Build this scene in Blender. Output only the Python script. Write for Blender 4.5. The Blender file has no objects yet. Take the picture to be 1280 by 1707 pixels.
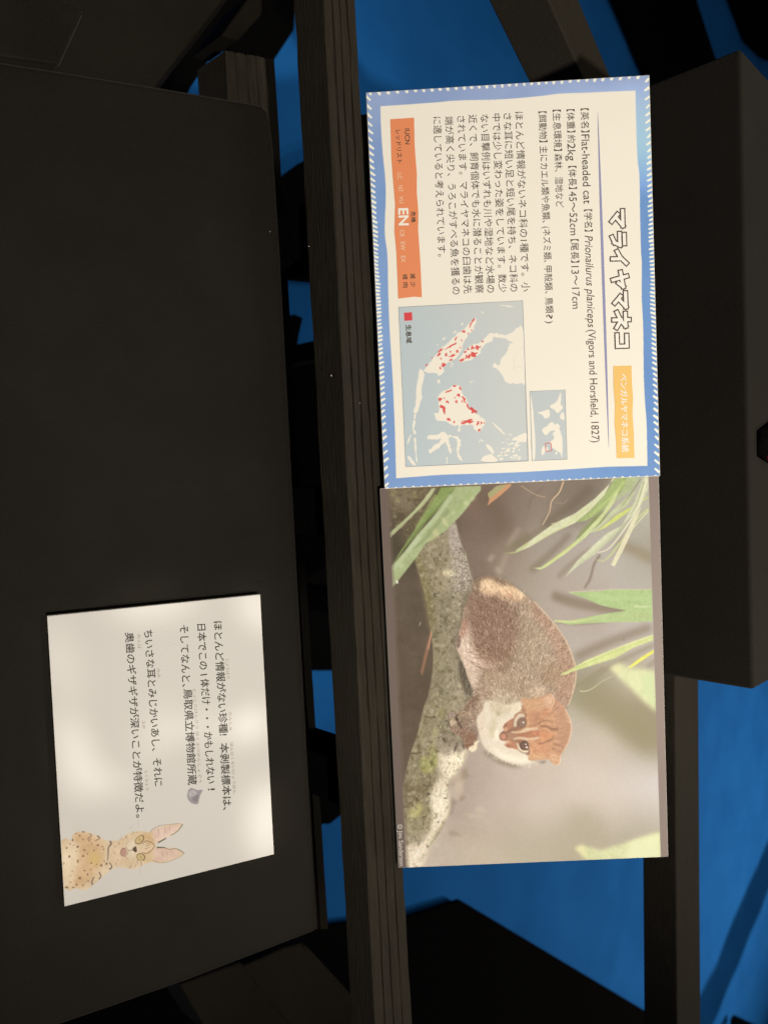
import bpy, bmesh, math, random
import numpy as np
from mathutils import Vector, Matrix

random.seed(7)
rng = np.random.default_rng(11)
SC = bpy.context.scene
COL = SC.collection

# ------------------------------------------------------------------ camera, light, exposure
F = 1233.0                       # focal length in photo pixels (26 mm on a 36 mm frame, 1707 px)
CAM_H = 1.15
up = np.array([.011, .7215, -.692]); up /= np.linalg.norm(up)
ax = np.array([1, .055, .0733]); ax -= up * (ax @ up); ax /= np.linalg.norm(ax)
ay = np.cross(ax, up)
if ay[2] < 0: ay = -ay
ROT = np.array([ax, ay, up])     # (right, up, forward) of the held phone -> world
CAMP = np.array([0, 0, CAM_H])

cam_d = bpy.data.cameras.new('camera')
cam = bpy.data.objects.new('camera', cam_d)
COL.objects.link(cam)
right, upv, fwd = ROT[:, 0], ROT[:, 1], ROT[:, 2]
m = Matrix.Identity(4)
for i in range(3):               # the phone is held upright while the panels are read sideways
    m[i][0] = upv[i]; m[i][1] = -right[i]; m[i][2] = -fwd[i]; m[i][3] = CAMP[i]
cam.matrix_world = m
cam_d.sensor_fit = 'VERTICAL'; cam_d.sensor_height = 36; cam_d.sensor_width = 36
cam_d.lens = 26; cam_d.clip_start = .01; cam_d.clip_end = 60
cam_d.dof.use_dof = True; cam_d.dof.focus_distance = .565; cam_d.dof.aperture_fstop = 7.4   # a phone's shallow focus
SC.camera = cam

W = bpy.data.worlds.new('World'); SC.world = W; W.use_nodes = True
W.node_tree.nodes['Background'].inputs[0].default_value = (1, .86, .70, 1)
W.node_tree.nodes['Background'].inputs[1].default_value = .05

def lamp(name, kind, loc, target, energy, color, size, **kw):
    d = bpy.data.lights.new(name, kind); d.energy = energy; d.color = color
    if kind == 'SPOT':
        d.shadow_soft_size = size; d.spot_size = math.radians(kw.get('angle', 70)); d.spot_blend = kw.get('blend', .6)
    else:
        d.shape = 'DISK'; d.size = size
    o = bpy.data.objects.new(name, d); COL.objects.link(o)
    o.location = loc
    o.rotation_euler = (Vector(target) - Vector(loc)).to_track_quat('-Z', 'Y').to_euler()
    return d
WARM = (1, .865, .67)
lamp('front_spot', 'SPOT', (.62, -.32, 2.5), (-.12, .52, .80), 186, WARM, .03, angle=52, blend=.9)
lamp('rear_spot', 'SPOT', (2.7, 4.9, 3.0), (1.6, 2.85, 0), 470, WARM, .05, angle=58, blend=1)  # added spot that brightens the far right of the blue floor
lamp('left_floor_fill', 'SPOT', (-.70, 1.15, 2.95), (-.78, 1.0, 0), 70, WARM, .03, angle=17, blend=1)  # added narrow fill for the blue floor at left
lamp('overhead_fill', 'AREA', (-.6, .9, 2.9), (0, .5, .8), 8, WARM, .5)  # weak fill added overhead
lamp('far_floor_fill', 'AREA', (1.3, 3.3, 2.9), (1.3, 3.0, 0), 26, WARM, .7)  # added fill that lifts the shadows on the far floor
GOBO = lamp('card_patch_spot', 'SPOT', (.95, .75, 2.6), (.18, .28, .66), 120, (1, .88, .68), .012, angle=20, blend=.3)  # added spot, patterned to put light patches on the card

SC.view_settings.view_transform = 'Standard'; SC.view_settings.look = 'None'
SC.view_settings.exposure = 0; SC.view_settings.gamma = 1
SC.render.engine = 'CYCLES'
SC.cycles.use_denoising = True

# ------------------------------------------------------------------ geometry helpers
def ray(x, y):
    return ROT @ np.array([(y - 853.5) / F, (x - 640) / F, 1.0])

class Plane:
    def __init__(s, p0, n): s.p0 = np.array(p0, float); s.n = np.array(n, float) / np.linalg.norm(n)
    def at(s, x, y, h=0.0):
        d = ray(x, y)
        return CAMP + d * ((s.n @ (s.p0 - CAMP) + h) / (s.n @ d))
    def many(s, P, h=0.0):
        P = np.asarray(P, float)
        D = np.stack([(P[:, 1] - 853.5) / F, (P[:, 0] - 640) / F, np.ones(len(P))], 1) @ ROT.T
        t = (s.n @ (s.p0 - CAMP) + h) / (D @ s.n)
        return CAMP + D * t[:, None]
def level(z): return Plane((0, 0, CAM_H + z), (0, 0, 1))   # a level plane, z from the camera's height

def pose(px, Wd, H):
    """place of a flat rectangle of Wd x H from its four corners TL TR BR BL"""
    src = [(0, H), (Wd, H), (Wd, 0), (0, 0)]; A = []
    for (sx, sy), (x, y) in zip(src, px):
        u = (y - 853.5) / F; v = (x - 640) / F
        A.append([sx, sy, 1, 0, 0, 0, -u * sx, -u * sy, -u]); A.append([0, 0, 0, sx, sy, 1, -v * sx, -v * sy, -v])
    h = np.linalg.svd(np.array(A))[2][-1].reshape(3, 3)
    if h[2, 2] < 0: h = -h
    k = math.sqrt(np.linalg.norm(h[:, 0]) * np.linalg.norm(h[:, 1]))
    a, b, t = ROT @ h[:, 0], ROT @ h[:, 1], ROT @ h[:, 2] / k
    a /= np.linalg.norm(a); b -= a * (a @ b); b /= np.linalg.norm(b)
    return CAMP + t, a, b

def empty(name, loc):
    o = bpy.data.objects.new(name, None); COL.objects.link(o); o.location = loc; o.empty_display_size = .05
    return o
def tag(o, label, cat, group=None, kind=None):
    if label: o['label'] = label
    if cat: o['category'] = cat
    if group: o['group'] = group
    if kind: o['kind'] = kind
    return o
def wloc(o):
    v = Vector((0, 0, 0))
    while o is not None: v += o.location; o = o.parent
    return np.array(v)
def mesh_obj(name, verts, faces, mat, parent=None, loc=None, mats=None, midx=None, smooth=False):
    verts = np.asarray(verts, float)
    base = wloc(parent) if parent is not None else np.zeros(3)
    org = np.array(loc, float) if loc is not None else base
    me = bpy.data.meshes.new(name)
    me.from_pydata((verts - org).tolist(), [], [list(map(int, f)) for f in faces])
    for mm in (mats or [mat]): me.materials.append(mm)
    if midx is not None: me.polygons.foreach_set('material_index', midx)
    if smooth: me.polygons.foreach_set('use_smooth', [True] * len(me.polygons))
    me.update()
    o = bpy.data.objects.new(name, me); COL.objects.link(o)
    if parent is not None: o.parent = parent
    o.location = org - base
    return o
def fix_normals(o):
    bm = bmesh.new(); bm.from_mesh(o.data); bmesh.ops.recalc_face_normals(bm, faces=bm.faces); bm.to_mesh(o.data); bm.free()
def bevel(o, w, seg=2, angle=35):
    md = o.modifiers.new('bevel', 'BEVEL'); md.width = w; md.segments = seg; md.limit_method = 'ANGLE'; md.angle_limit = math.radians(angle)
    md.harden_normals = False
    return o
def prism(name, pts, ext, mat, parent=None, loc=None, bev=0, seg=2):
    """solid whose face is the 3-D polygon pts, carried along ext"""
    P = np.asarray(pts, float); n = len(P); Q = P + np.asarray(ext, float)
    faces = [list(range(n)), list(range(2 * n - 1, n - 1, -1))] + [[i, (i + 1) % n, n + (i + 1) % n, n + i] for i in range(n)]
    o = mesh_obj(name, np.vstack([P, Q]), faces, mat, parent, loc); fix_normals(o)
    if bev: bevel(o, bev, seg)
    return o
def loft(name, A, B, mat, parent=None, loc=None, bev=0, div=1, wob=0):
    """solid between two matching end profiles"""
    A = np.asarray(A, float); B = np.asarray(B, float); n = len(A); V = []; Fc = []
    for k in range(div + 1):
        t = k / div; V.append(A * (1 - t) + B * t + (rng.normal(0, wob, A.shape) if wob else 0))
    for k in range(div):
        for i in range(n): j = (i + 1) % n; Fc.append([k * n + i, k * n + j, (k + 1) * n + j, (k + 1) * n + i])
    Fc.append(list(range(n))[::-1]); Fc.append([div * n + i for i in range(n)])
    o = mesh_obj(name, np.vstack(V), Fc, mat, parent, loc); fix_normals(o)
    if bev: bevel(o, bev)
    return o

# ------------------------------------------------------------------ colour and materials
def lin(c):
    c = np.asarray(c, float) / 255.0
    return np.where(c <= .04045, c / 12.92, ((c + .055) / 1.055) ** 2.4)
PAPER = lin((252, 240, 220))
def ink(c): return np.clip(.82 * lin(c) / PAPER, .004, .9)      # print colour as seen under the warm lamps -> base colour

def mat_plain(name, col, rough=.6, spec=.3, bump=0, bscale=200, var=0, stretch=(1, 1, 1), sheen=0, dust=0):
    m = bpy.data.materials.new(name); m.use_nodes = True; nt = m.node_tree; p = nt.nodes['Principled BSDF']
    p.inputs['Roughness'].default_value = rough; p.inputs['Specular IOR Level'].default_value = spec
    p.inputs['Base Color'].default_value = (*col, 1)
    if sheen: p.inputs['Sheen Weight'].default_value = sheen
    if bump or var:
        tc = nt.nodes.new('ShaderNodeTexCoord'); mp = nt.nodes.new('ShaderNodeMapping'); nz = nt.nodes.new('ShaderNodeTexNoise')
        mp.inputs['Scale'].default_value = stretch; nz.inputs['Scale'].default_value = bscale; nz.inputs['Detail'].default_value = 6
        nt.links.new(tc.outputs['Object'], mp.inputs[0]); nt.links.new(mp.outputs[0], nz.inputs['Vector'])
        if bump:
            b = nt.nodes.new('ShaderNodeBump'); b.inputs['Strength'].default_value = bump; b.inputs['Distance'].default_value = .002
            nt.links.new(nz.outputs[0], b.inputs['Height']); nt.links.new(b.outputs[0], p.inputs['Normal'])
        if var:
            r = nt.nodes.new('ShaderNodeValToRGB'); r.color_ramp.elements[0].position = .3; r.color_ramp.elements[1].position = .7
            c = np.array(col); r.color_ramp.elements[0].color = (*(c * (1 - var)), 1); r.color_ramp.elements[1].color = (*np.clip(c * (1 + var), 0, 1), 1)
            nt.links.new(nz.outputs[0], r.inputs[0]); nt.links.new(r.outputs[0], p.inputs['Base Color'])
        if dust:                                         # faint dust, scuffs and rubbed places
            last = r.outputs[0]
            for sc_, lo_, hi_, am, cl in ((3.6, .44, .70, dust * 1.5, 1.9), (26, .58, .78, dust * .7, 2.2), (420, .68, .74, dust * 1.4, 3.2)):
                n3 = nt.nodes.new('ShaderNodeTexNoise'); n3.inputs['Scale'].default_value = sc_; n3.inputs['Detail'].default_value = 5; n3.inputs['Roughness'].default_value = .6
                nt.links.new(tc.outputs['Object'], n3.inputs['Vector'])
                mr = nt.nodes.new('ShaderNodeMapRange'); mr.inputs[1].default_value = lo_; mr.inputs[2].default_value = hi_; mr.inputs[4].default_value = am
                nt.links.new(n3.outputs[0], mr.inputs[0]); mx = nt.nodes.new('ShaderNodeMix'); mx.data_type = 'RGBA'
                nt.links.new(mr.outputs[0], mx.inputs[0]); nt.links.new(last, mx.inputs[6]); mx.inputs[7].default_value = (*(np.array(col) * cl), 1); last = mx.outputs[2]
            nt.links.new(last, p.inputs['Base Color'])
    return m
def mat_print(name, rough=.42, spec=.35):
    m = bpy.data.materials.new(name); m.use_nodes = True; nt = m.node_tree; p = nt.nodes['Principled BSDF']
    a = nt.nodes.new('ShaderNodeAttribute'); a.attribute_name = 'ink'
    nt.links.new(a.outputs['Color'], p.inputs['Base Color'])
    p.inputs['Roughness'].default_value = rough; p.inputs['Specular IOR Level'].default_value = spec
    return m

M_WOOD = mat_plain('black_stained_wood', (.0176, .0158, .0128), .7, .14, .4, 42, .26, (1.2, 22, 22), dust=.3)
M_WOOD2 = mat_plain('dark_stained_wood', (.0065, .0058, .0045), .85, .08, .1, 30, .12, (3, 3, 1))
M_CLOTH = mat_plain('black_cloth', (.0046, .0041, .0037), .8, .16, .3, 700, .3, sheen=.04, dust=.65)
M_CLOTH2 = mat_plain('black_felt', (.0075, .0066, .0054), .9, .12, .3, 700, .25, dust=.4)
M_BLACK = mat_plain('black_paint_and_shade', (.0022, .0022, .0026), 1, .01, .2, 300, .3)  # paint of posts and ledge; stands in for shade on the floor slabs
M_BOARD = mat_plain('foam_board', tuple(ink((236, 226, 208))), .6, .25, .05, 400)
M_PRINT = mat_print('printed_paper', .5, .15)
M_PHOTO = mat_print('printed_photograph', .45, .16)
M_INK = mat_plain('dark_brown_ink', tuple(ink((88, 76, 66))), .5, .3)
M_INKB = mat_plain('black_ink', tuple(ink((26, 22, 20))), .5, .3)
M_RUBY = mat_plain('grey_ink', tuple(ink((150, 138, 120))), .5, .3)
M_WHITE = mat_plain('white_ink', tuple(ink((252, 244, 228))), .5, .3)
M_PALE = mat_plain('pale_lettering', tuple(ink((246, 214, 180))), .5, .3)
M_GREY = mat_plain('grey_lettering', tuple(ink((205, 196, 186))), .5, .3)
M_FLECK = mat_plain('lint', (.6, .56, .5), .8, .2)

# ------------------------------------------------------------------ the blue floor
FLOOR = level(-CAM_H)
def floor_mat():
    m = bpy.data.materials.new('blue_floor_cloth'); m.use_nodes = True; nt = m.node_tree; p = nt.nodes['Principled BSDF']
    tc = nt.nodes.new('ShaderNodeTexCoord'); n1 = nt.nodes.new('ShaderNodeTexNoise'); n2 = nt.nodes.new('ShaderNodeTexNoise')
    n1.inputs['Scale'].default_value = 5; n1.inputs['Detail'].default_value = 5; n2.inputs['Scale'].default_value = 600
    r = nt.nodes.new('ShaderNodeValToRGB'); r.color_ramp.elements[0].position = .3; r.color_ramp.elements[1].position = .7
    r.color_ramp.elements[0].color = (.009, .102, .38, 1); r.color_ramp.elements[1].color = (.012, .124, .45, 1)
    b = nt.nodes.new('ShaderNodeBump'); b.inputs['Strength'].default_value = .3; b.inputs['Distance'].default_value = .002
    for n in (n1, n2): nt.links.new(tc.outputs['Object'], n.inputs['Vector'])
    nt.links.new(n1.outputs[0], r.inputs[0]); nt.links.new(r.outputs[0], p.inputs['Base Color'])
    nt.links.new(n2.outputs[0], b.inputs['Height']); nt.links.new(b.outputs[0], p.inputs['Normal'])
    p.inputs['Roughness'].default_value = .95; p.inputs['Specular IOR Level'].default_value = .04
    return m
N = 220
gx = np.linspace(-4, 5, N + 1); gy = np.linspace(-1.5, 7, N + 1)
def folds(x, y):
    z = 0
    for k, (fx, fy, ph, am) in enumerate(((2.1, 3.3, .4, .006), (-3.7, 2.2, 1.9, .005), (5.3, 1.1, 3.0, .004), (1.2, -6.1, .9, .004), (8.3, 6.7, 2.2, .0018))):
        z += am * (1 - abs(math.sin(fx * x + fy * y + ph + .5 * math.sin(1.7 * y - 1.1 * x + k)))) ** 3
    return z - .024
V = [(x, y, folds(x, y)) for y in gy for x in gx]
Fc = [[j * (N + 1) + i, j * (N + 1) + i + 1, (j + 1) * (N + 1) + i + 1, (j + 1) * (N + 1) + i] for j in range(N) for i in range(N)]
fl = mesh_obj('floor', V, Fc, floor_mat(), smooth=True)
tag(fl, 'bright blue cloth covered floor far below the black stands', 'floor', kind='structure')

# ------------------------------------------------------------------ poses of the three printed sheets
PW, PH = .3030, .2142            # the photograph is a little larger and stands a little behind
P_INFO, A_INFO, B_INFO = pose([(1081, 125), (1099, 795), (641, 816), (610, 154)], .297, .210)
P_PHO, A_PHO, B_PHO = pose([(1096, 794), (1112, 1432), (664, 1449), (633, 814.5)], PW, PH)
P_CARD, A_CARD, B_CARD = pose([(434, 990), (457, 1423), (108, 1511), (79, 1027)], .2055, .1515)
def facing(a, b, p):
    n = np.cross(a, b); n /= np.linalg.norm(n)
    return n if n @ (CAMP - p) > 0 else -n
PL_INFO = Plane(P_INFO, facing(A_INFO, B_INFO, P_INFO))
PL_PHO = Plane(P_PHO, facing(A_PHO, B_PHO, P_PHO))
PL_CARD = Plane(P_CARD, facing(A_CARD, B_CARD, P_CARD))

# pattern of the added spot, shaped to lay soft light patches on the card
def slide(d, spots):
    o = next(q for q in bpy.data.objects if q.data == d); bpy.context.view_layer.update()
    inv = np.array(o.matrix_world.inverted())
    d.use_nodes = True; nt = d.node_tree; em = next(n for n in nt.nodes if n.type == 'EMISSION')
    tcn = nt.nodes.new('ShaderNodeTexCoord'); sp = nt.nodes.new('ShaderNodeSeparateXYZ'); nt.links.new(tcn.outputs['Normal'], sp.inputs[0])
    def mth(op, a, b=None, clamp=False):
        n = nt.nodes.new('ShaderNodeMath'); n.operation = op; n.use_clamp = clamp
        for k, v in ((0, a), (1, b)):
            if v is None: continue
            if isinstance(v, (int, float)): n.inputs[k].default_value = v
            else: nt.links.new(v, n.inputs[k])
        return n.outputs[0]
    gx_ = mth('DIVIDE', sp.outputs[0], sp.outputs[2]); gy_ = mth('DIVIDE', sp.outputs[1], sp.outputs[2])
    nz = nt.nodes.new('ShaderNodeTexNoise'); nz.inputs['Scale'].default_value = 30; nz.inputs['Detail'].default_value = 1
    cb = nt.nodes.new('ShaderNodeCombineXYZ'); nt.links.new(gx_, cb.inputs[0]); nt.links.new(gy_, cb.inputs[1]); nt.links.new(cb.outputs[0], nz.inputs['Vector'])
    wob = mth('MULTIPLY', mth('SUBTRACT', nz.outputs[0], .5), .9)
    tot = None
    for (x, y), (x2, y2), (x3, y3), amp, soft in spots:      # centre, end of long axis, end of short axis (photo px on the card)
        q = []
        for X_, Y_ in ((x, y), (x2, y2), (x3, y3)):
            p = inv @ np.append(PL_CARD.at(X_, Y_), 1); q.append(np.array([p[0] / p[2], p[1] / p[2]]))
        A = np.linalg.inv(np.stack([q[1] - q[0], q[2] - q[0]], 1))
        dx = mth('SUBTRACT', gx_, float(q[0][0])); dy = mth('SUBTRACT', gy_, float(q[0][1]))
        e1 = mth('ADD', mth('MULTIPLY', dx, float(A[0, 0])), mth('MULTIPLY', dy, float(A[0, 1])))
        e2 = mth('ADD', mth('MULTIPLY', dx, float(A[1, 0])), mth('MULTIPLY', dy, float(A[1, 1])))
        r = mth('ADD', mth('SQRT', mth('ADD', mth('MULTIPLY', e1, e1), mth('MULTIPLY', e2, e2))), wob)
        v = mth('MULTIPLY', mth('DIVIDE', mth('SUBTRACT', 1 + soft / 2, r), soft, True), amp)
        tot = v if tot is None else mth('ADD', tot, v)
    nt.links.new(tot, em.inputs['Strength'])
slide(GOBO, [((262, 1000), (325, 988), (268, 1030), 1.0, .9), ((428, 1015), (415, 980), (402, 1020), 1.0, 1.0), ((105, 1110), (88, 1040), (128, 1105), .55, 1.0),
             ((128, 1262), (150, 1330), (152, 1244), 1.1, .8), ((186, 1300), (212, 1322), (180, 1312), .8, .8), ((420, 1205), (446, 1182), (432, 1224), 1.2, .8), ((330, 1212), (392, 1202), (334, 1232), .45, 1.0),
             ((446, 1372), (440, 1312), (410, 1384), 1.1, .7), ((262, 1215), (285, 1160), (240, 1205), .35, 1.2), ((95, 1440), (110, 1510), (106, 1430), .5, 1.0)])

# ------------------------------------------------------------------ table, sloping towards the visitor
TN = PL_CARD.n
TABLE = Plane(P_CARD - TN * .0065, TN)
Tt = [(-140, 77), (-140, 1790), (100, 1712), (310, 1639), (532, 1553), (528, 1500), (493, 870), (469, 420), (458, 250), (452, 196), (447, 182), (438, 173), (420, 169), (250, 140)]
Pt = TABLE.many(Tt)
tc = Pt.mean(0)
table = empty('sloping_table', (tc[0], tc[1], 0))
tag(table, 'wide black cloth covered table top sloping up under the white card', 'table')
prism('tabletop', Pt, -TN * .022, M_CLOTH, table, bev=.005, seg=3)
# its far rail of grooved timber, cut off at the left end
zr = float(TABLE.at(470, 400)[2] - CAM_H) - .034
LR = level(zr)
def rail_profile(yA, lines, fracs, depth_pt, zs):
    pass
def grooved(name, top, near, far, y0, y1, parent, hgt, grooves, mat, depth=.0022, first=0.0):
    """timber with long grooves in its top: near/far are edge lines (x at y0, x at y1) in the level plane top"""
    ends = []
    for k, y in ((0, y0), (1, y1)):
        a = top.at(near[k] if not isinstance(near[k], tuple) else near[k][0], y if not isinstance(near[k], tuple) else near[k][1])
        b = top.at(far[k] if not isinstance(far[k], tuple) else far[k][0], y if not isinstance(far[k], tuple) else far[k][1])
        pr = [a]
        w = b - a; L = np.linalg.norm(w); e = .0011 / L
        for g in grooves:
            pr += [a + w * (g - e * 1.3), a + w * g + np.array([0, 0, -depth]), a + w * (g + e * 1.3)]
        pr += [b, b - np.array([0, 0, hgt]), a - np.array([0, 0, hgt])]
        ends.append(pr)
    return loft(name, ends[0], ends[1], mat, parent, div=24, wob=.00018)
grooved('frame_rail', LR, ((375, 84), 462), ((457, 99), 547), 80, 1549, table, .04, (.22, .42, .62, .82), M_WOOD)
# braces that carry the table down to the floor at both ends
prism('brace', LR.many([(370, 58), (420, -12), (470, -12), (398, 67)], -.004), (0, 0, -.045), M_WOOD2, table, bev=.002)
for q in ([(402, 1612), (473, 1581), (507, 1571), (590, 1662), (640, 1730), (500, 1730)],
          [(300, 1642), (402, 1604), (500, 1730), (352, 1730)]):
    prism('brace', LR.many(q, -.045), (0, 0, -.05), M_WOOD2, table, bev=.002)
for q in ((300, 420), (330, 1400)):
    c = TABLE.at(*q)
    P = [(c[0] - .02, c[1] - .02, c[2] - .02), (c[0] + .02, c[1] - .02, c[2] - .02), (c[0] + .02, c[1] + .02, c[2] - .02), (c[0] - .02, c[1] + .02, c[2] - .02)]
    prism('leg', P, (0, 0, -(c[2] - .02)), M_WOOD2, table)

# ------------------------------------------------------------------ neighbouring table, just left of it
NT = Plane(P_CARD - TN * .05, TN)
Pn = NT.many([(-160, -160), (480, -160), (371, 0), (266, 135), (240, 168), (-160, 105)])
ng = empty('neighbouring_table', (Pn.mean(0)[0], Pn.mean(0)[1], 0))
tag(ng, 'dark olive black table in the corner, lower than the table with the card', 'table')
prism('tabletop', Pn, -TN * .02, M_CLOTH2, ng, bev=.003)
c = NT.at(60, -60)
prism('leg', [(c[0] - .02, c[1] - .02, c[2] - .02), (c[0] + .02, c[1] - .02, c[2] - .02), (c[0] + .02, c[1] + .02, c[2] - .02), (c[0] - .02, c[1] + .02, c[2] - .02)], (0, 0, -(c[2] - .02)), M_WOOD2, ng)
Pb = NT.many([(-160, -160), (108, -160), (108, 0), (139, 16), (97, 108), (-160, 70)], .008)
bd = prism('black_sheet', Pb, -TN * .0075, M_CLOTH, loc=Pb.mean(0), bev=.002)
tag(bd, 'thin charcoal sheet with a cut corner lying on the lower table', 'sheet')

# ------------------------------------------------------------------ stand of black timber under the panels
RT = level(-.402)
stand = empty('timber_stand', (0, .6, 0))
tag(stand, 'black stained timber stand with a grooved front rail below the panels', 'stand')
ends = []
for y, xb, xt, xf in ((-70, 486.5, 535.5, 587), (1780, 591, 628, 690)):
    a = RT.at(xt, y); b = RT.at(xf, y)
    vp = Plane(a, (0, 1, 0)); lo = vp.at(xb, y)
    w = b - a; L = np.linalg.norm(w); pr = [a]
    e = .0009 / L
    for g, dp in ((.045, .0008), (.27, .0045), (.50, .0045), (.745, .0045)):
        pr += [a + w * (g - e * (1.6 if dp < .002 else 1.1)), a + w * (g - e * .3) + np.array([0, 0, -dp]), a + w * (g + e * .3) + np.array([0, 0, -dp]), a + w * (g + e * (1.6 if dp < .002 else 1.1))]
    lo[0] = a[0]
    pr += [b, np.array([b[0], b[1], lo[2]]), lo]
    ends.append(pr)
fr = loft('front_rail', ends[0], ends[1], M_WOOD, stand, div=40, wob=.00022)
# rear rail: a lit top and a dark front
BR = level(-.342)
prism('rear_rail', BR.many([(1124, 1000), (1128.5, 1790), (1168, 1790), (1163, 1000)]), (0, 0, -.040), M_WOOD, stand, bev=.0015)
# uprights hidden by the panels carry both rails to the floor
for q, pl, dz in (((598, 368), RT, .04), ((622, 850), RT, .04), ((648, 1312), RT, .04), ((1140, 1080), BR, .04)):
    c = pl.at(*q); h = c[2] - dz
    prism('post', [(c[0] - .019, c[1] - .019, h), (c[0] + .019, c[1] - .019, h), (c[0] + .019, c[1] + .019, h), (c[0] - .019, c[1] + .019, h)], (0, 0, -h), M_BLACK, stand)
# narrow black ledge that holds the lower edge of the two panels
ld = [RT.at(604, 190, -.001), RT.at(660, 1440, -.001), RT.at(676, 1440, -.001), RT.at(622, 190, -.001)]
prism('panel_ledge', ld, (0, 0, -.012), M_BLACK, stand, bev=.0008)

# neighbouring stand: only its rear rail shows
NR = level(-.36)
nst = empty('timber_rail', (-.6, .8, 0))
tag(nst, 'black timber rail running in behind the top of the blue bordered panel', 'rail')
q = NR.many([(868, -105), (921, -105), (1105, 340), (1066, 340)])
prism('rail', q, (0, 0, -.052), M_WOOD, nst, bev=.0016)
c = q.mean(0)
prism('post', [(c[0] + .16, c[1] + .10, c[2] - .05), (c[0] + .19, c[1] + .10, c[2] - .05), (c[0] + .19, c[1] + .13, c[2] - .05), (c[0] + .16, c[1] + .13, c[2] - .05)], (0, 0, -(c[2] - .05)), M_WOOD2, nst)

# unseen bar on posts, added to cast a shadow band across the floor
shadow_bar = empty('timber_rail', (2.45, 3.9, 0))
tag(shadow_bar, 'added black bar on posts, out of view, casting the shadow band on the blue floor', 'rail')
def bar(name, a, b, wx, wz, parent):
    a = np.array(a, float); b = np.array(b, float); d = (b - a) / np.linalg.norm(b - a); s = np.array([-d[1], d[0], 0]) * wx / 2
    return prism(name, [a - s, b - s, b + s, a + s], (0, 0, -wz), M_WOOD, parent, bev=.002)
bar('rail', (2.26, 4.40, .90), (2.62, 3.22, .90), .16, .045, shadow_bar)
for x_, y_ in ((2.27, 4.36), (2.61, 3.26)):
    prism('post', [(x_ - .02, y_ - .02, .855), (x_ + .02, y_ - .02, .855), (x_ + .02, y_ + .02, .855), (x_ - .02, y_ + .02, .855)], (0, 0, -.855), M_WOOD2, shadow_bar)

# ------------------------------------------------------------------ plinth behind the panels
PF = Plane((0, .575, 0), (0, 1, 0))
tl = PF.at(1233.5, 80); tr = PF.at(1255, 1150)
zt = (tl[2] + tr[2]) / 2; zb = CAM_H - .341
pl_ = [(tl[0], tl[1], tl[2]), (tr[0], tr[1], tr[2]), (tr[0] + .03, .97, tr[2]), (tl[0] + .01, .97, tl[2])]
plinth = prism('plinth', pl_, (0, 0, zb - zt), M_CLOTH, loc=((tl[0] + tr[0]) / 2, .77, zb), bev=.0025, seg=3)
tag(plinth, 'long black box plinth standing behind the two panels', 'plinth')

# ------------------------------------------------------------------ black boards on the blue floor, mostly in place of its deep shade
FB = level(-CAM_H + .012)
slabs = [
 ('black slab on the blue floor, its pointed corner below the cat photograph', [(640, 1543), (682, 1529.5), (768, 1501), (1090, 1694), (1130, 1740), (640, 1760)]),
 ('broad black slab on the floor, disappearing behind the left end of the plinth', [(1000, -60), (1026, 0), (1088, 150), (1300, 190), (1192, 96), (1161, 0), (1140, -60)]),
 ('black slab on the floor, cut by the photo edge above the plinth', [(1200, -60), (1222, 0), (1248, 72), (1275, 98), (1330, 110), (1330, -60)]),
 ('black slab for the shade on the floor seen through the gap, under the EN rating on the panel', [(440, 320), (478, 290), (510, 266), (560, 250), (570, 440), (530, 470), (440, 462)]),
 ('small black slab for the shade on the floor seen through the gap by the red map key', [(470, 527), (492, 524), (505, 530), (498, 560), (494, 592), (505, 604), (470, 604)]),
 ('longest black slab for the shade on the floor seen in the gap beside the map and the cat', [(470, 606), (560, 600), (600, 1118), (500, 1118)]),
 ('black slab for the shade on the floor seen in the gap, level with the paws of the cat', [(500, 1238), (600, 1242), (610, 1340), (565, 1362), (550, 1374), (500, 1374)]),
 ('black slab for the shade on the floor under the lower end of the sloping table', [(330, 1588), (480, 1560), (560, 1542), (640, 1530), (640, 1760), (60, 1760), (80, 1690)]),
 ('black slab for the shade on the floor between the two tables at the top', [(230, 170), (300, 60), (372, -30), (420, -30), (415, 0), (374, 62), (318, 146), (300, 190)]),
 ('black slab on the floor beside the cut end of the grooved rail', [(380, 80), (462, -30), (496, -30), (490, 50), (459, 97), (440, 120)]),
]
for lab, q in slabs:
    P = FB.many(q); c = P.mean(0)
    o = prism('black_slab', P, (0, 0, -.012), M_BLACK, loc=(c[0], c[1], 0), bev=.001)
    tag(o, lab, 'board', 'black boards on the floor')

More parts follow.
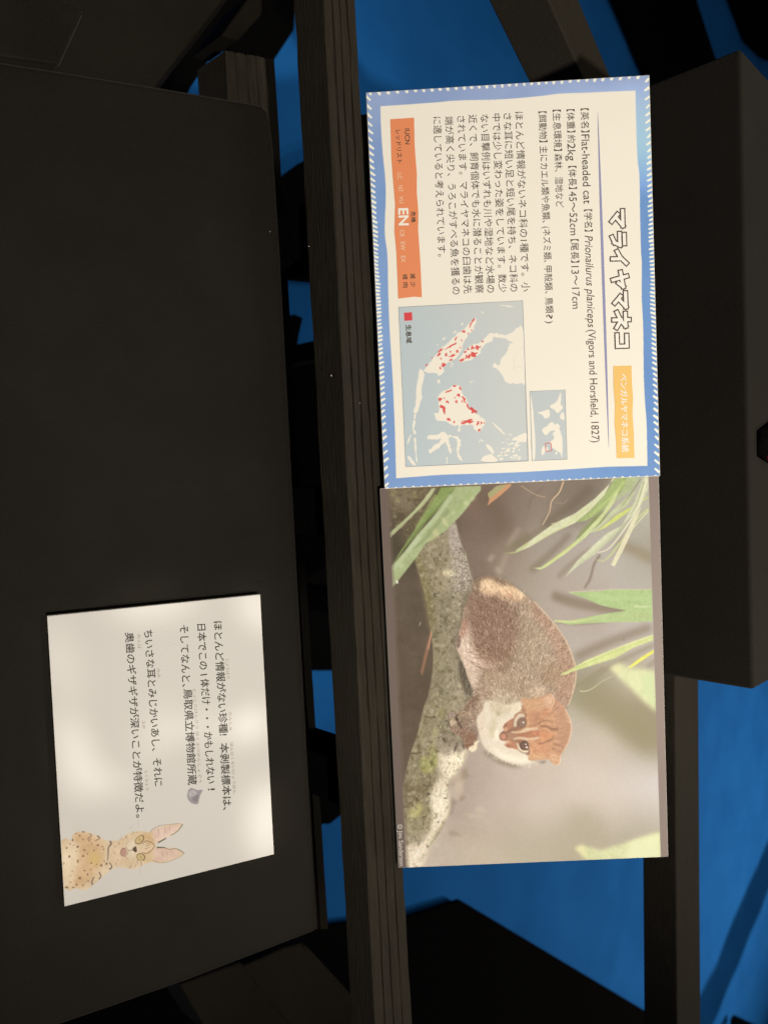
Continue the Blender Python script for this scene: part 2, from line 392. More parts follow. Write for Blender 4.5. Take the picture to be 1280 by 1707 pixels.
# ------------------------------------------------------------------ painting of printed pictures (colour per vertex)
class Canvas:
    def __init__(s, x0, y0, x1, y1, k=2.0, base=(255, 255, 255)):
        s.x0, s.y0, s.k = x0, y0, k
        s.w = int((x1 - x0) * k); s.h = int((y1 - y0) * k)
        s.a = np.zeros((s.h, s.w, 3)); s.a[:] = base
        s.X, s.Y = np.meshgrid(x0 + (np.arange(s.w) + .5) / k, y0 + (np.arange(s.h) + .5) / k)
    def mask(s, pts, blur=0, smooth=0):
        P = np.asarray(pts, float)
        if smooth: P = spline(P, smooth)
        m = np.zeros((s.h, s.w)); pad = blur * 3 + 2
        i0 = max(0, int((P[:, 0].min() - pad - s.x0) * s.k)); i1 = min(s.w, int((P[:, 0].max() + pad - s.x0) * s.k) + 1)
        j0 = max(0, int((P[:, 1].min() - pad - s.y0) * s.k)); j1 = min(s.h, int((P[:, 1].max() + pad - s.y0) * s.k) + 1)
        if i1 <= i0 or j1 <= j0: return m, (0, 0, 0, 0)
        X = s.X[j0:j1, i0:i1]; Y = s.Y[j0:j1, i0:i1]; acc = np.zeros(X.shape)
        for ox, oy in ((-.12, -.12), (.12, -.12), (-.12, .12), (.12, .12)):
            ins = np.zeros(X.shape, bool); xx = X + ox; yy = Y + oy
            for (ax_, ay_), (bx_, by_) in zip(P, np.roll(P, -1, 0)):
                if ay_ == by_: continue
                c = (ay_ > yy) != (by_ > yy)
                ins ^= c & (xx < (bx_ - ax_) * (yy - ay_) / (by_ - ay_) + ax_)
            acc += ins
        acc /= 4
        if blur: acc = gblur(acc, blur * s.k)
        m[j0:j1, i0:i1] = acc
        return m, (j0, j1, i0, i1)
    def fill(s, pts, col, blur=0, alpha=1., smooth=0, tex=None):
        m, (j0, j1, i0, i1) = s.mask(pts, blur, smooth)
        if j1 <= j0: return
        mm = (m[j0:j1, i0:i1] * alpha)[..., None]
        if tex is not None: mm = mm * tex[j0:j1, i0:i1, None]
        s.a[j0:j1, i0:i1] = s.a[j0:j1, i0:i1] * (1 - mm) + np.asarray(col, float) * mm
    def stroke(s, pts, w, col, blur=0, alpha=1., smooth=6, taper=(1, 1)):
        P = np.asarray(pts, float)
        if smooth: P = spline(P, smooth, closed=False)
        d = np.gradient(P, axis=0); nrm = np.stack([-d[:, 1], d[:, 0]], 1); nrm /= np.linalg.norm(nrm, axis=1)[:, None] + 1e-9
        t = np.linspace(0, 1, len(P)); ww = w / 2 * (taper[0] * (1 - t) + taper[1] * t)
        s.fill(np.vstack([P + nrm * ww[:, None], (P - nrm * ww[:, None])[::-1]]), col, blur, alpha)
    def ell(s, cx, cy, rx, ry, col, rot=0, blur=0, alpha=1.):
        t = np.linspace(0, 2 * np.pi, 28)[:-1]; c, sn = math.cos(rot), math.sin(rot)
        s.fill(np.stack([cx + rx * np.cos(t) * c - ry * np.sin(t) * sn, cy + rx * np.cos(t) * sn + ry * np.sin(t) * c], 1), col, blur, alpha)
    def hairs(s, m, n, length, angfn, amp, seed=0, wid=1):
        """n short strokes inside mask m that lighten or darken what is below"""
        r = np.random.default_rng(seed); jj, ii = np.nonzero(m > .4)
        if not len(jj): return
        q = r.integers(0, len(jj), n); x = ii[q].astype(float); y = jj[q].astype(float)
        ang = angfn(s.x0 + x / s.k, s.y0 + y / s.k) + r.normal(0, .28, n); L = length * s.k * r.uniform(.5, 1.3, n)
        sgn = r.normal(0, amp, n) + np.where(r.random(n) < .12, amp * 1.6, 0)
        dv = np.zeros((s.h, s.w)); steps = int(length * s.k * 1.4) + 2; cv = r.normal(0, .3, n)
        for t in np.linspace(0, 1, steps):
            a = ang + cv * t
            px = np.clip((x + np.cos(a) * L * t).astype(int), 0, s.w - 1); py = np.clip((y + np.sin(a) * L * t).astype(int), 0, s.h - 1)
            for o in range(wid):
                dv[py, np.clip(px + o, 0, s.w - 1)] = sgn * (1 - .6 * t)
        s.a += (dv * (m > .25))[..., None] * np.array([1, .96, .88])
    def sample(s, P):
        x = np.clip((P[:, 0] - s.x0) * s.k - .5, 0, s.w - 1.001); y = np.clip((P[:, 1] - s.y0) * s.k - .5, 0, s.h - 1.001)
        i = x.astype(int); j = y.astype(int); fx = (x - i)[:, None]; fy = (y - j)[:, None]; A = s.a
        return np.clip(A[j, i] * (1 - fx) * (1 - fy) + A[j, i + 1] * fx * (1 - fy) + A[j + 1, i] * (1 - fx) * fy + A[j + 1, i + 1] * fx * fy, 0, 255)
def gblur(a, sg):
    r = max(1, int(sg * 2.5)); k = np.exp(-.5 * (np.arange(-r, r + 1) / sg) ** 2); k /= k.sum()
    for axn in (0, 1):
        b = np.pad(a, [(r, r) if i == axn else (0, 0) for i in range(2)], mode='edge')
        a = sum(k[i] * (b[i:i + a.shape[0]] if axn == 0 else b[:, i:i + a.shape[1]]) for i in range(2 * r + 1))
    return a
def spline(P, n, closed=True):
    P = np.asarray(P, float); out = []; L = len(P); t = np.linspace(0, 1, n, endpoint=False)[:, None]
    for i in range(L if closed else L - 1):
        if closed: p = [P[(i + q) % L] for q in (-1, 0, 1, 2)]
        else: p = [P[min(max(i + q, 0), L - 1)] for q in (-1, 0, 1, 2)]
        out.append(.5 * (2 * p[1] + (p[2] - p[0]) * t + (2 * p[0] - 5 * p[1] + 4 * p[2] - p[3]) * t ** 2 + (3 * p[1] - p[0] - 3 * p[2] + p[3]) * t ** 3))
    if not closed: out.append(P[-1:])
    return np.vstack(out)
def fnoise(h, w, sizes, seed):
    r = np.random.default_rng(seed); a = np.zeros((h, w))
    for sz, am in sizes:
        n = r.normal(0, 1, (max(2, int(h / sz) + 3), max(2, int(w / sz) + 3)))
        y = np.arange(h) / sz; x = np.arange(w) / sz; j = y.astype(int); i = x.astype(int)
        fy = (y - j)[:, None]; fx = (x - i)[None]; fy = fy * fy * (3 - 2 * fy); fx = fx * fx * (3 - 2 * fx)
        a += am * (n[j][:, i] * (1 - fy) * (1 - fx) + n[j + 1][:, i] * fy * (1 - fx) + n[j][:, i + 1] * (1 - fy) * fx + n[j + 1][:, i + 1] * fy * fx)
    return a
def sheet(name, cv, plane, org, a, b, u0, u1, v0, v1, nu, nv, h, mat, parent):
    """flat printed sheet on the panel: a fine grid that carries the picture as ink colour per vertex"""
    u, v = np.meshgrid(np.linspace(u0, u1, nu), np.linspace(v0, v1, nv))
    P = org + u.reshape(-1, 1) * a + v.reshape(-1, 1) * b + plane.n * h
    C = (P - CAMP) @ ROT                            # into camera axes, to look the printed colour up
    px = np.stack([640 + F * C[:, 1] / C[:, 2], 853.5 + F * C[:, 0] / C[:, 2]], 1)
    col = ink(cv.sample(px))
    base = wloc(parent); me = bpy.data.meshes.new(name)
    nV = nu * nv; nF = (nu - 1) * (nv - 1)
    me.vertices.add(nV); me.vertices.foreach_set('co', (P - base).astype(np.float32).ravel())
    j, i = np.meshgrid(np.arange(nv - 1), np.arange(nu - 1), indexing='ij'); q = (j * nu + i).ravel()
    loops = np.stack([q, q + 1, q + nu + 1, q + nu], 1).astype(np.int32)
    if np.cross(a, b) @ plane.n < 0: loops = loops[:, ::-1]
    me.loops.add(nF * 4); me.loops.foreach_set('vertex_index', loops.ravel())
    me.polygons.add(nF); me.polygons.foreach_set('loop_start', np.arange(0, nF * 4, 4, dtype=np.int32))
    at = me.color_attributes.new('ink', 'FLOAT_COLOR', 'POINT')
    at.data.foreach_set('color', np.hstack([col, np.ones((nV, 1))]).astype(np.float32).ravel())
    me.materials.append(mat); me.update(calc_edges=True); me.validate()
    o = bpy.data.objects.new(name, me); COL.objects.link(o); o.parent = parent
    return o
def flat(name, plane, polys, h, mat, parent):
    """thin printed shapes (photo-pixel polygons laid on the panel)"""
    V = []; Fc = []
    for q in polys:
        P = plane.many(q, h); Fc.append(list(range(len(V), len(V) + len(P)))); V += P.tolist()
    o = mesh_obj(name, V, Fc, mat, parent)
    return o

# ------------------------------------------------------------------ lettering
def glyphs(s, bold=0.0, shear=0.0):
    c = bpy.data.curves.new('lettering', 'FONT'); c.body = s; c.size = 1; c.resolution_u = 4; c.offset = bold; c.shear = shear
    o = bpy.data.objects.new('lettering', c); COL.objects.link(o)
    bpy.context.view_layer.update()
    me = o.evaluated_get(bpy.context.evaluated_depsgraph_get()).to_mesh()
    n = len(me.vertices); v = np.zeros(n * 3); me.vertices.foreach_get('co', v); v = v.reshape(-1, 3)[:, :2]
    f = [list(p.vertices) for p in me.polygons]
    o.evaluated_get(bpy.context.evaluated_depsgraph_get()).to_mesh_clear()
    bpy.data.objects.remove(o); bpy.data.curves.remove(c)
    return v, f
def text(name, plane, segs, h, mat, parent, fat_=.0, size=None, bold=0):
    """segs: (string, start px, end px[, options]); start and end are on the middle line of the letters"""
    V = []; Fc = []
    for sg in segs:
        s, p0, p1 = sg[:3]; op = sg[3] if len(sg) > 3 else {}
        v, f = glyphs(s, op.get('bold', bold), op.get('shear', 0))
        if not len(v): continue
        p0 = np.array(p0, float); p1 = np.array(p1, float); L = np.linalg.norm(p1 - p0); d = (p1 - p0) / L; n = np.array([d[1], -d[0]])
        k = L / (v[:, 0].max() - v[:, 0].min()); kv = k * op.get('vs', 1.0)
        if size: kv = size * op.get('vs', 1.0)
        if 'size' in op: kv = op['size']
        mid = op.get('mid', .37)
        if mid == 'box': mid = (v[:, 1].max() + v[:, 1].min()) / 2
        q = p0 + np.outer((v[:, 0] - v[:, 0].min()) * k, d) + np.outer((v[:, 1] - mid) * kv, n)
        fat = op.get('fat', fat_)                       # a heavier face: the same letter struck again slightly shifted
        for k_, (fx, fy) in enumerate([(0, 0)] if not fat else [(fat, 0), (-fat, 0), (0, fat), (0, -fat), (fat * .7, fat * .7), (-fat * .7, fat * .7)]):
            P = plane.many(q + (d * fx + n * fy) * kv, h + k_ * 6e-6); b0 = len(V); V += P.tolist(); Fc += [[b0 + i for i in g] for g in f]
    o = mesh_obj(name, V, Fc, mat, parent); fix_up(o, plane.n)
    return o
def fix_up(o, n):
    bm = bmesh.new(); bm.from_mesh(o.data)
    for f in bm.faces:
        if np.array(f.normal) @ n < 0: f.normal_flip()
    bm.to_mesh(o.data); bm.free()
def seg_line(p0, p1, parts, **op):
    """pieces of one straight line of writing: p0..p1 is the line, each part is (text, y start, y end[, options])"""
    (x0, y0), (x1, y1) = p0, p1; out = []
    for q in parts:
        s, a, b = q[:3]; o = dict(op); o.update(q[3] if len(q) > 3 else {})
        out.append((s, (x0 + (x1 - x0) * (a - y0) / (y1 - y0), a), (x0 + (x1 - x0) * (b - y0) / (y1 - y0), b), o))
    return out

def Z(pts, ox, oy, s):                       # pixel positions read off an enlarged view
    return [(ox + x / s, oy + y / s) for x, y in pts]
def rag(cx, cy, rx, ry, rot=0, seed=0, n=13, j=.35):
    r = np.random.default_rng(seed); t = np.linspace(0, 2 * np.pi, n, endpoint=False); q = 1 + r.uniform(-j, j, n)
    x = rx * q * np.cos(t); y = ry * q * np.sin(t); c, s_ = math.cos(rot), math.sin(rot)
    return np.stack([cx + x * c - y * s_, cy + x * s_ + y * c], 1)

def panel_board(name, plane, org, a, b, w, hgt, thick, mat):
    P = np.array([org, org + a * w, org + a * w + b * hgt, org + b * hgt])
    return prism(name, P, -plane.n * thick, mat, loc=org + a * w / 2, bev=.0003, seg=1)

# ================================================================== blue bordered information panel
info = panel_board('information_panel', PL_INFO, P_INFO, A_INFO, B_INFO, .297, .210, .003, M_BOARD)
tag(info, 'cream information panel with a wavy blue border and white dashes, full of writing and maps', 'information panel')
cv = Canvas(600, 115, 1112, 828, 2)
ns = fnoise(cv.h, cv.w, ((260, .5), (90, .35), (24, .12)), 3)
topw = np.clip((330 - cv.Y) / 200, 0, 1)[..., None]; rgt = np.clip((cv.X - 850) / 200, 0, 1)[..., None] * (1 - topw)
cv.a[:] = np.array((134, 166, 214)) * (1 - topw) * (1 - rgt) + np.array((160, 176, 212)) * topw + np.array((112, 152, 206)) * rgt
cv.a += ns[..., None] * np.array([7, 6, 4])
crn = [np.array(p, float) for p in ((610, 154), (1081, 125), (1099, 795), (641, 816))]     # clockwise from the upper left in the photo
def edge_dashes(p, q, inward, ln, wd, slant, s_end, s_mid, flip):
    L = np.linalg.norm(q - p); d = (q - p) / L; pos = s_end * .35
    r = np.random.default_rng(int(L))
    while pos < L - 2:
        t = pos / L; sp = s_mid + (s_end - s_mid) * abs(2 * t - 1) ** 1.7
        k = slant * (1 if t < .5 else -1) * (abs(2 * t - 1) ** .6) * flip
        c0 = p + d * pos - inward * .5; c1 = c0 + inward * ln * r.uniform(.85, 1.15) + d * ln * k
        w = wd * r.uniform(.85, 1.15)
        cv.stroke([c0, c1], w * 1.25, (255, 253, 248), smooth=0, taper=(1.15, .8))
        pos += sp * r.uniform(.94, 1.06)
edge_dashes(crn[0], crn[3], np.array((1, .06)), 8.5, 3.0, .9, 15.5, 6.3, 1)
edge_dashes(crn[1], crn[2], np.array((-1, -.03)), 7.5, 3.0, -.9, 15.5, 6.6, -1)
edge_dashes(crn[0], crn[1], np.array((.06, 1)), 5.5, 3.6, .5, 16, 12.5, 1)
edge_dashes(crn[3], crn[2], np.array((-.05, -1)), 4.0, 3.6, .3, 15, 11.5, -1)
cream = ([(634, 177), (693.7, 173), (728, 170.5), (764, 167.4), (834.4, 165.5), (900, 160), (932, 156), (975, 154.5), (1014, 152.6), (1058.7, 151)],
         [(1058.7, 151), (1060, 212.5), (1062, 263.8), (1065.3, 294.5), (1066.3, 356), (1067.8, 417.6), (1069.3, 440), (1069.0, 493.4), (1071.5, 546.9), (1072.6, 629.2), (1074.8, 673.7), (1077.2, 707), (1078.6, 776.6)],
         [(1078.6, 776.6), (1043.7, 777.3), (1005.8, 778.4), (939, 782.8), (872.3, 786.8), (822.8, 788.8), (741.6, 791.2), (696.9, 794.4), (660.3, 797.3)],
         [(660.3, 797.3), (658.3, 723.8), (655, 642.5), (649, 541), (647, 485), (645.7, 426), (641.3, 385), (643, 314), (637.5, 250.6), (635, 208), (634, 177)])
cp = np.vstack([spline(e, 8, closed=False) for e in cream])
cv.fill(cp, (249, 240, 222))
cv.a += fnoise(cv.h, cv.w, ((120, .5), (3, .35)), 8)[..., None] * np.array([1.2, 1.2, 1.5])
sheet('printed_sheet', cv, PL_INFO, P_INFO, A_INFO, B_INFO, .0004, .2966, .0004, .2096, 900, 636, .00012, M_PRINT, info)

# headline: white letters with a dark outline
ttl = [('ma', (1028.6, 348.6), (1029.3, 379.6), 26.5), ('ra', (1030, 386.4), (1030.8, 412), 27), ('i', (1031.4, 416), (1032.2, 444.6), 29),
       ('ya', (1032.4, 450.6), (1033.2, 481), 29), ('ma', (1033.4, 485.6), (1034.4, 515), 26.5), ('ne', (1035, 517.6), (1035.8, 549.6), 31), ('ko', (1036, 555.4), (1036.8, 581), 24)]
STROKES = {'ma': [[(.02, .90), (.96, .90), (.44, .38)], [(.24, .50), (.68, .04)]], 'ra': [[(.12, .95), (.84, .95)], [(.03, .60), (.94, .60), (.74, .20), (.30, .02)]],
           'i': [[(.86, .98), (.46, .58), (.04, .36)], [(.54, .60), (.54, .02)]], 'ya': [[(.03, .56), (.96, .72), (.72, .40)], [(.30, .98), (.52, .02)]],
           'ne': [[(.48, .99), (.48, .76)], [(.10, .76), (.86, .76), (.50, .44), (.03, .22)], [(.48, .48), (.48, .01)], [(.62, .40), (.95, .18)]], 'ko': [[(.08, .92), (.92, .92), (.92, .08)], [(.02, .08), (.92, .08)]]}
def title_polys(wd):
    out = []
    for s, p, q, hh in ttl:
        p = np.array(p); q = np.array(q); L = np.linalg.norm(q - p); d = (q - p) / L; n = np.array([d[1], -d[0]])
        for st in STROKES[s]:
            P = [p + d * (2.2 + u * (L - 4.4)) + n * ((v - .5) * (hh - 5)) for u, v in st]
            for i in range(len(P) - 1):
                e = (P[i + 1] - P[i]) / np.linalg.norm(P[i + 1] - P[i]); m_ = np.array([-e[1], e[0]]); x = wd / 2
                out.append([P[i] - e * x + m_ * x, P[i + 1] + e * x + m_ * x, P[i + 1] + e * x - m_ * x, P[i] - e * x - m_ * x])
    return out
def layered(name, plane, polys, h, mat, parent):
    V = []; Fc = []
    for k, q in enumerate(polys):
        P = plane.many(q, h + k * 4e-6); Fc.append(list(range(len(V), len(V) + len(P)))); V += P.tolist()
    o = mesh_obj(name, V, Fc, mat, parent); fix_up(o, plane.n); return o
layered('headline', PL_INFO, title_polys(9.3), .00025, M_INK, info)
layered('headline_fill', PL_INFO, title_polys(5.2), .00045, M_WHITE, info)

# thin violet rule that swells in the middle
M_RULE = mat_plain('violet_ink', tuple(ink((150, 150, 186))), .5, .3)
a0, a1 = np.array((996, 187.5)), np.array((1014.5, 746)); tt = np.linspace(0, 1, 40); ww = 2.0 * np.sin(np.pi * tt) ** .8 + .18
ctr = a0 + np.outer(tt, a1 - a0)
flat('rule', PL_INFO, [np.vstack([ctr + np.stack([ww, 0 * ww], 1), (ctr - np.stack([ww, 0 * ww], 1))[::-1]])], .0003, M_RULE, info)

I_ = {'size': 19.0, 'mid': .36}
text('species_data', PL_INFO,
     seg_line((974, 180), (992.8, 738), [('【英名】', 180.5, 220.5), ('Flat-headed cat', 224, 339.5, I_), ('【学名】', 349, 385.8),
              ('Prionailurus planiceps', 392.5, 545.8, {'size': 19, 'shear': .2, 'mid': .36}), ('(Vigors and Horsfield, 1827)', 549.5, 737.5, {'size': 18.5, 'mid': .36})], size=14.6) +
     seg_line((950.5, 181.8), (960.8, 514.6), [('【体重】', 182, 220.7), ('約', 224.8, 237.5), ('2kg', 239, 267.9, I_), ('【体長】', 276.5, 315), ('45〜52cm', 319, 392, {'size': 18}), ('【尾長】', 398.7, 437.7), ('13〜17cm', 443.5, 514.6, {'size': 18})], size=14.6) +
     seg_line((927.5, 182.8), (933, 345.8), [('【生息環境】', 182.8, 251.5), ('森林、湿地など', 256, 345.8)], size=14.6) +
     seg_line((903.7, 185.5), (916.3, 539), [('【餌動物】', 185.5, 237), ('主にカエル類や魚類、', 243.3, 371), ('(ネズミ類、', 377.6, 437), ('甲殻類、', 443, 489), ('鳥類', 495.6, 522), ('?', 524, 531.5), (')', 534.5, 539)], size=14.6),
     .0003, M_INK, info)
body = [('ほとんど情報がないネコ科の1種です。小', (864.8, 186.2), (876.5, 486)), ('さな耳に短い足と短い尾を持ち、ネコ科の', (845.6, 188.5), (856.6, 486)),
        ('中では少し変わった姿をしています。数少', (826.9, 189.2), (837.9, 487.3)), ('ない目撃例はいずれも川や湿地など水場の', (807.4, 190.9), (818, 487.8)),
        ('近くで、飼育個体でも水に潜ることが観察', (787.5, 190.9), (799.2, 488.5)), ('されています。マライヤマネコの臼歯は先', (768.3, 193.2), (780, 489.2)),
        ('端が高く尖り、うろこがすべる魚を獲るの', (748.1, 193.9), (760.5, 490.8)), ('に適していると考えられています。', (728.4, 194.8), (736.6, 427.6))]
text('description', PL_INFO, body, .0003, M_INK, info, size=15.4)

# orange conservation status band
M_ORANGE = mat_plain('orange_print', tuple(ink((240, 146, 98))), .45, .35)
wav = [(650.4, 198.6), (690.2, 196), (691, 240), (692.5, 262), (694.8, 290), (694.6, 320), (697.3, 352), (697, 385), (699.5, 420), (701.5, 455), (703.1, 495.5),
       (690, 494.6), (676, 496.4), (663.7, 497.9), (662, 455), (660.5, 420), (657.2, 385), (658.5, 340), (655, 300), (652.2, 262), (651.5, 230)]
band = flat('status_band', PL_INFO, [wav], .00028, M_ORANGE, info)
text('lettering', PL_INFO, [('IUCN', (678.6, 214.3), (679.6, 240.3), {'size': 11.5, 'mid': .36, 'fat': .012}), ('レッドリスト', (663.3, 216.6), (666.3, 271.7), {'size': 9.8})], .0004, M_INK, band, fat_=.012)
text('rating_letters', PL_INFO, [(s, (x, a), (x + .4, b), {'size': 10.5, 'mid': .36}) for s, x, a, b in
     (('LC', 666, 288.1, 298.9), ('NT', 667.5, 309.2, 319.6), ('VU', 668.7, 326.8, 338.5), ('CR', 670.3, 383, 394.9), ('EW', 671.5, 403, 417.2), ('EX', 672.2, 426.4, 437))], .0004, M_PALE, band)
text('rating_in_force', PL_INFO, [('EN', (672.4, 347.5), (673.3, 375), {'size': 23.0, 'mid': .36, 'fat': .028})], .0004, M_WHITE, band)
text('rating_name', PL_INFO, [('危機', (688.6, 352.4), (689.2, 370.4), {'size': 8.4})], .0004, M_INK, band, fat_=.015)
text('trend_note', PL_INFO, [('減', (687.6, 455.7), (688, 464.5), {'size': 9}), ('少', (688.4, 469.5), (688.8, 478.4), {'size': 9}),
     ('傾', (674.8, 456.9), (675.2, 465.6), {'size': 9}), ('向', (675.6, 470.5), (676, 479.3), {'size': 9})], .0004, M_INK, band, fat_=.015)

# amber lineage tag
M_AMBER = mat_plain('amber_print', tuple(ink((246, 198, 112))), .45, .35)
tagp = flat('lineage_tag', PL_INFO, [[(1021.9, 610.3), (1052, 609.4), (1053, 640), (1054.6, 662), (1053.8, 690), (1056, 722), (1057.2, 763.4), (1027.4, 764), (1026.4, 735), (1023.8, 705), (1024.6, 675), (1022.2, 645)]], .00028, M_AMBER, info)
text('lettering', PL_INFO, [('ベンガルヤマネコ系統', (1038.6, 623), (1041.6, 753.5), {'size': 13})], .0004, M_WHITE, tagp, fat_=.02)

# ---------------- range map
mq = [(664, 511.9), (871.2, 500.7), (879.7, 768), (676, 778.6)]
cv = Canvas(655, 492, 888, 788, 2.5, (190, 204, 210))
cv.a[:] = np.array((201, 208, 207)) + (np.clip((cv.X - 680) / 160, 0, 1)[..., None] - .5) * np.array((14, 6, 0)) - np.clip((560 - cv.Y) / 60, 0, 1)[..., None] * np.array((-6, 0, 6)) * .4
z = lambda P: Z(P, 640, 480, 4.923)
LANDC = (247, 238, 220)
lands = [[(745, 255), (755, 270), (742, 310), (735, 350), (690, 385), (660, 440), (640, 490), (605, 560), (560, 600), (505, 630), (465, 695), (340, 690), (345, 650), (400, 575), (430, 540), (470, 490), (530, 450), (580, 400), (640, 350), (690, 300)],
    [(610, 600), (630, 560), (660, 520), (720, 470), (800, 440), (870, 370), (905, 375), (1000, 385), (1060, 360), (1140, 335), (1155, 760), (1120, 782), (1060, 790), (1000, 770), (960, 700), (930, 670), (890, 635), (910, 620), (940, 640), (960, 580), (985, 555), (1010, 520), (1030, 460), (1060, 455), (1000, 420), (900, 400), (890, 430), (830, 460), (800, 500), (760, 560), (700, 590), (640, 605)],
    [(295, 670), (325, 690), (325, 750), (305, 830), (315, 890), (302, 930), (290, 970), (270, 1025), (245, 1020), (260, 950), (262, 850), (275, 760)],
    [(570, 800), (630, 810), (640, 860), (680, 920), (700, 980), (760, 1030), (800, 1060), (830, 1090), (810, 1140), (780, 1180), (740, 1160), (720, 1125), (640, 1130), (620, 1180), (605, 1170), (610, 1130), (560, 1130), (510, 1095), (430, 1085), (415, 1035), (450, 1010), (445, 930), (445, 880), (480, 850), (520, 830)],
    [(365, 1215), (440, 1200), (480, 1185), (540, 1210), (600, 1220), (625, 1260), (610, 1340), (645, 1415), (610, 1390), (595, 1320), (600, 1250), (560, 1225), (530, 1240), (540, 1290), (550, 1350), (530, 1340), (510, 1280), (490, 1270), (440, 1320), (380, 1355), (370, 1330), (420, 1290), (460, 1260), (450, 1240), (370, 1245)],
    [(895, 1105), (985, 1190), (975, 1196), (898, 1118)], [(800, 1420), (810, 1385), (850, 1370), (870, 1365), (890, 1370), (930, 1415), (900, 1428)], [(835, 1285), (870, 1295), (900, 1340), (890, 1365), (870, 1340)],
    [(1050, 1250), (1080, 1220), (1165, 1192), (1168, 1255), (1120, 1262), (1085, 1250)], [(245, 1040), (262, 1035), (258, 1070), (246, 1072)], [(238, 1090), (255, 1085), (258, 1120), (244, 1150), (262, 1190), (248, 1200), (234, 1150)],
    [(250, 1230), (262, 1240), (264, 1330), (274, 1432), (262, 1400), (250, 1300)], [(212, 1205), (220, 1215), (205, 1268), (192, 1275)], [(192, 1385), (215, 1390), (262, 1452), (235, 1450), (205, 1415)],
    [(440, 712), (485, 672), (496, 682), (462, 716)], [(440, 752), (458, 755), (460, 778), (442, 780)], [(640, 285), (648, 285), (640, 310), (632, 308)], [(570, 362), (598, 345), (590, 362), (572, 374)], [(480, 415), (505, 404), (500, 418), (482, 428)],
    [(432, 468), (448, 458), (444, 470), (432, 476)], [(945, 138), (1000, 142), (1055, 150), (1050, 158), (990, 152)], [(512, 1390), (520, 1392), (518, 1440), (511, 1440)]]
def coast(q, am, sd):
    P = spline(q, 7); r = np.random.default_rng(sd); return P + r.normal(0, am, P.shape) + np.repeat(r.normal(0, am * .8, (len(P) // 3 + 1, 2)), 3, 0)[:len(P)]
for k_, q in enumerate(lands): cv.fill(z(coast(q, 3.2 if len(q) > 14 else 1.6, k_ + 70)), LANDC)
rr = np.random.default_rng(5)
for i in range(46):
    cx, cy = rr.uniform(925, 1120), rr.uniform(1235, 1405)
    if (cx - 925) * .8 + (cy - 1235) < 60: continue
    cv.fill(z(rag(cx, cy, rr.uniform(5, 22), rr.uniform(3, 9), rr.uniform(-1, .4), i)), LANDC)
for i in range(26):
    cx, cy = rr.choice([(808, 200), (708, 768), (380, 1345), (540, 1345), (800, 1250), (560, 625), (1035, 1200)]) if False else [(808, 200), (708, 768), (385, 1340), (548, 1350), (800, 1250), (560, 630), (1035, 1203)][i % 7]
    cv.fill(z(rag(cx + rr.normal(0, 9 if i > 6 else 1), cy + rr.normal(0, 9 if i > 6 else 1), rr.uniform(4, 9), rr.uniform(4, 8), 0, i + 90)), LANDC, alpha=.9)
for i, (q, w) in enumerate([([(1160, 640), (1100, 650), (1050, 660)], .5), ([(1080, 560), (1060, 620), (1090, 700)], .5), ([(1145, 480), (1100, 520)], .4)]):
    cv.stroke(z(q), w, (214, 200, 182), alpha=.6)
RED = (222, 82, 78)
for i, (x, y, rx, ry, ro) in enumerate([(715, 292, 8, 46, .5), (735, 262, 6, 16, .4), (650, 360, 16, 12, 0), (588, 415, 9, 18, .3), (545, 478, 50, 9, -.5), (460, 512, 34, 9, -.6), (448, 545, 22, 10, -.5), (510, 550, 10, 16, 0), (545, 525, 6, 14, .3),
        (562, 555, 26, 16, -.3), (600, 520, 10, 18, .3), (487, 630, 22, 16, -.8), (462, 660, 7, 14, 0), (545, 592, 14, 9, 0), (466, 580, 8, 10, 0), (395, 575, 5, 8, 0), (348, 635, 7, 12, .4), (627, 490, 8, 8, 0), (636, 430, 6, 9, 0), (720, 345, 6, 9, 0), (690, 372, 9, 6, 0),
        (640, 590, 24, 12, -.5), (678, 568, 14, 20, .3), (735, 545, 40, 22, -.3), (765, 490, 30, 16, -.2), (725, 490, 12, 20, 0), (690, 505, 14, 8, 0), (665, 525, 18, 7, -.5), (808, 440, 12, 9, 0), (700, 560, 14, 16, 0),
        (525, 848, 34, 9, -.3), (580, 805, 14, 8, 0), (627, 822, 9, 18, 0), (612, 880, 22, 12, .4), (655, 912, 12, 34, -.3), (685, 968, 9, 30, -.4), (735, 1008, 34, 24, .5), (715, 985, 14, 14, 0), (458, 915, 14, 16, 0), (520, 935, 16, 9, .6), (495, 905, 8, 8, 0),
        (595, 935, 12, 13, 0), (480, 978, 28, 12, .5), (495, 1010, 12, 26, -.1), (530, 1080, 20, 12, .3), (575, 1098, 8, 12, 0), (690, 1097, 56, 17, -.12), (650, 1105, 22, 7, 0), (770, 1112, 10, 22, .3), (798, 1108, 9, 14, .4), (782, 1166, 10, 14, .4), (822, 1108, 7, 8, 0), (580, 900, 7, 7, 0), (640, 930, 6, 12, 0)]):
    cv.fill(z(rag(x, y, rx * .86, ry * .86, ro, i + 3, 17, .6)), RED, alpha=.92)
cv.fill(z([(163, 203), (230, 199), (232, 266), (166, 270)]), (224, 78, 82))
for i in range(4):
    p, q = mq[i], mq[(i + 1) % 4]; cv.stroke([p, q], 1.0, (128, 132, 136), smooth=0)
def quad_sheet(name, cv, plane, quad, nu, nv, h, mat, parent):
    q = plane.many(quad, 0); org = q[0]; a = q[3] - q[0]; b = q[1] - q[0]; la, lb = np.linalg.norm(a), np.linalg.norm(b)
    a = a / la; b = b - a * (a @ b); b /= np.linalg.norm(b)
    o = sheet(name, cv, plane, org, a, b, 0, la, 0, lb, nu, nv, h, mat, parent)
    return o
mp = quad_sheet('range_map', cv, PL_INFO, mq, 420, 320, .00026, M_PRINT, info)
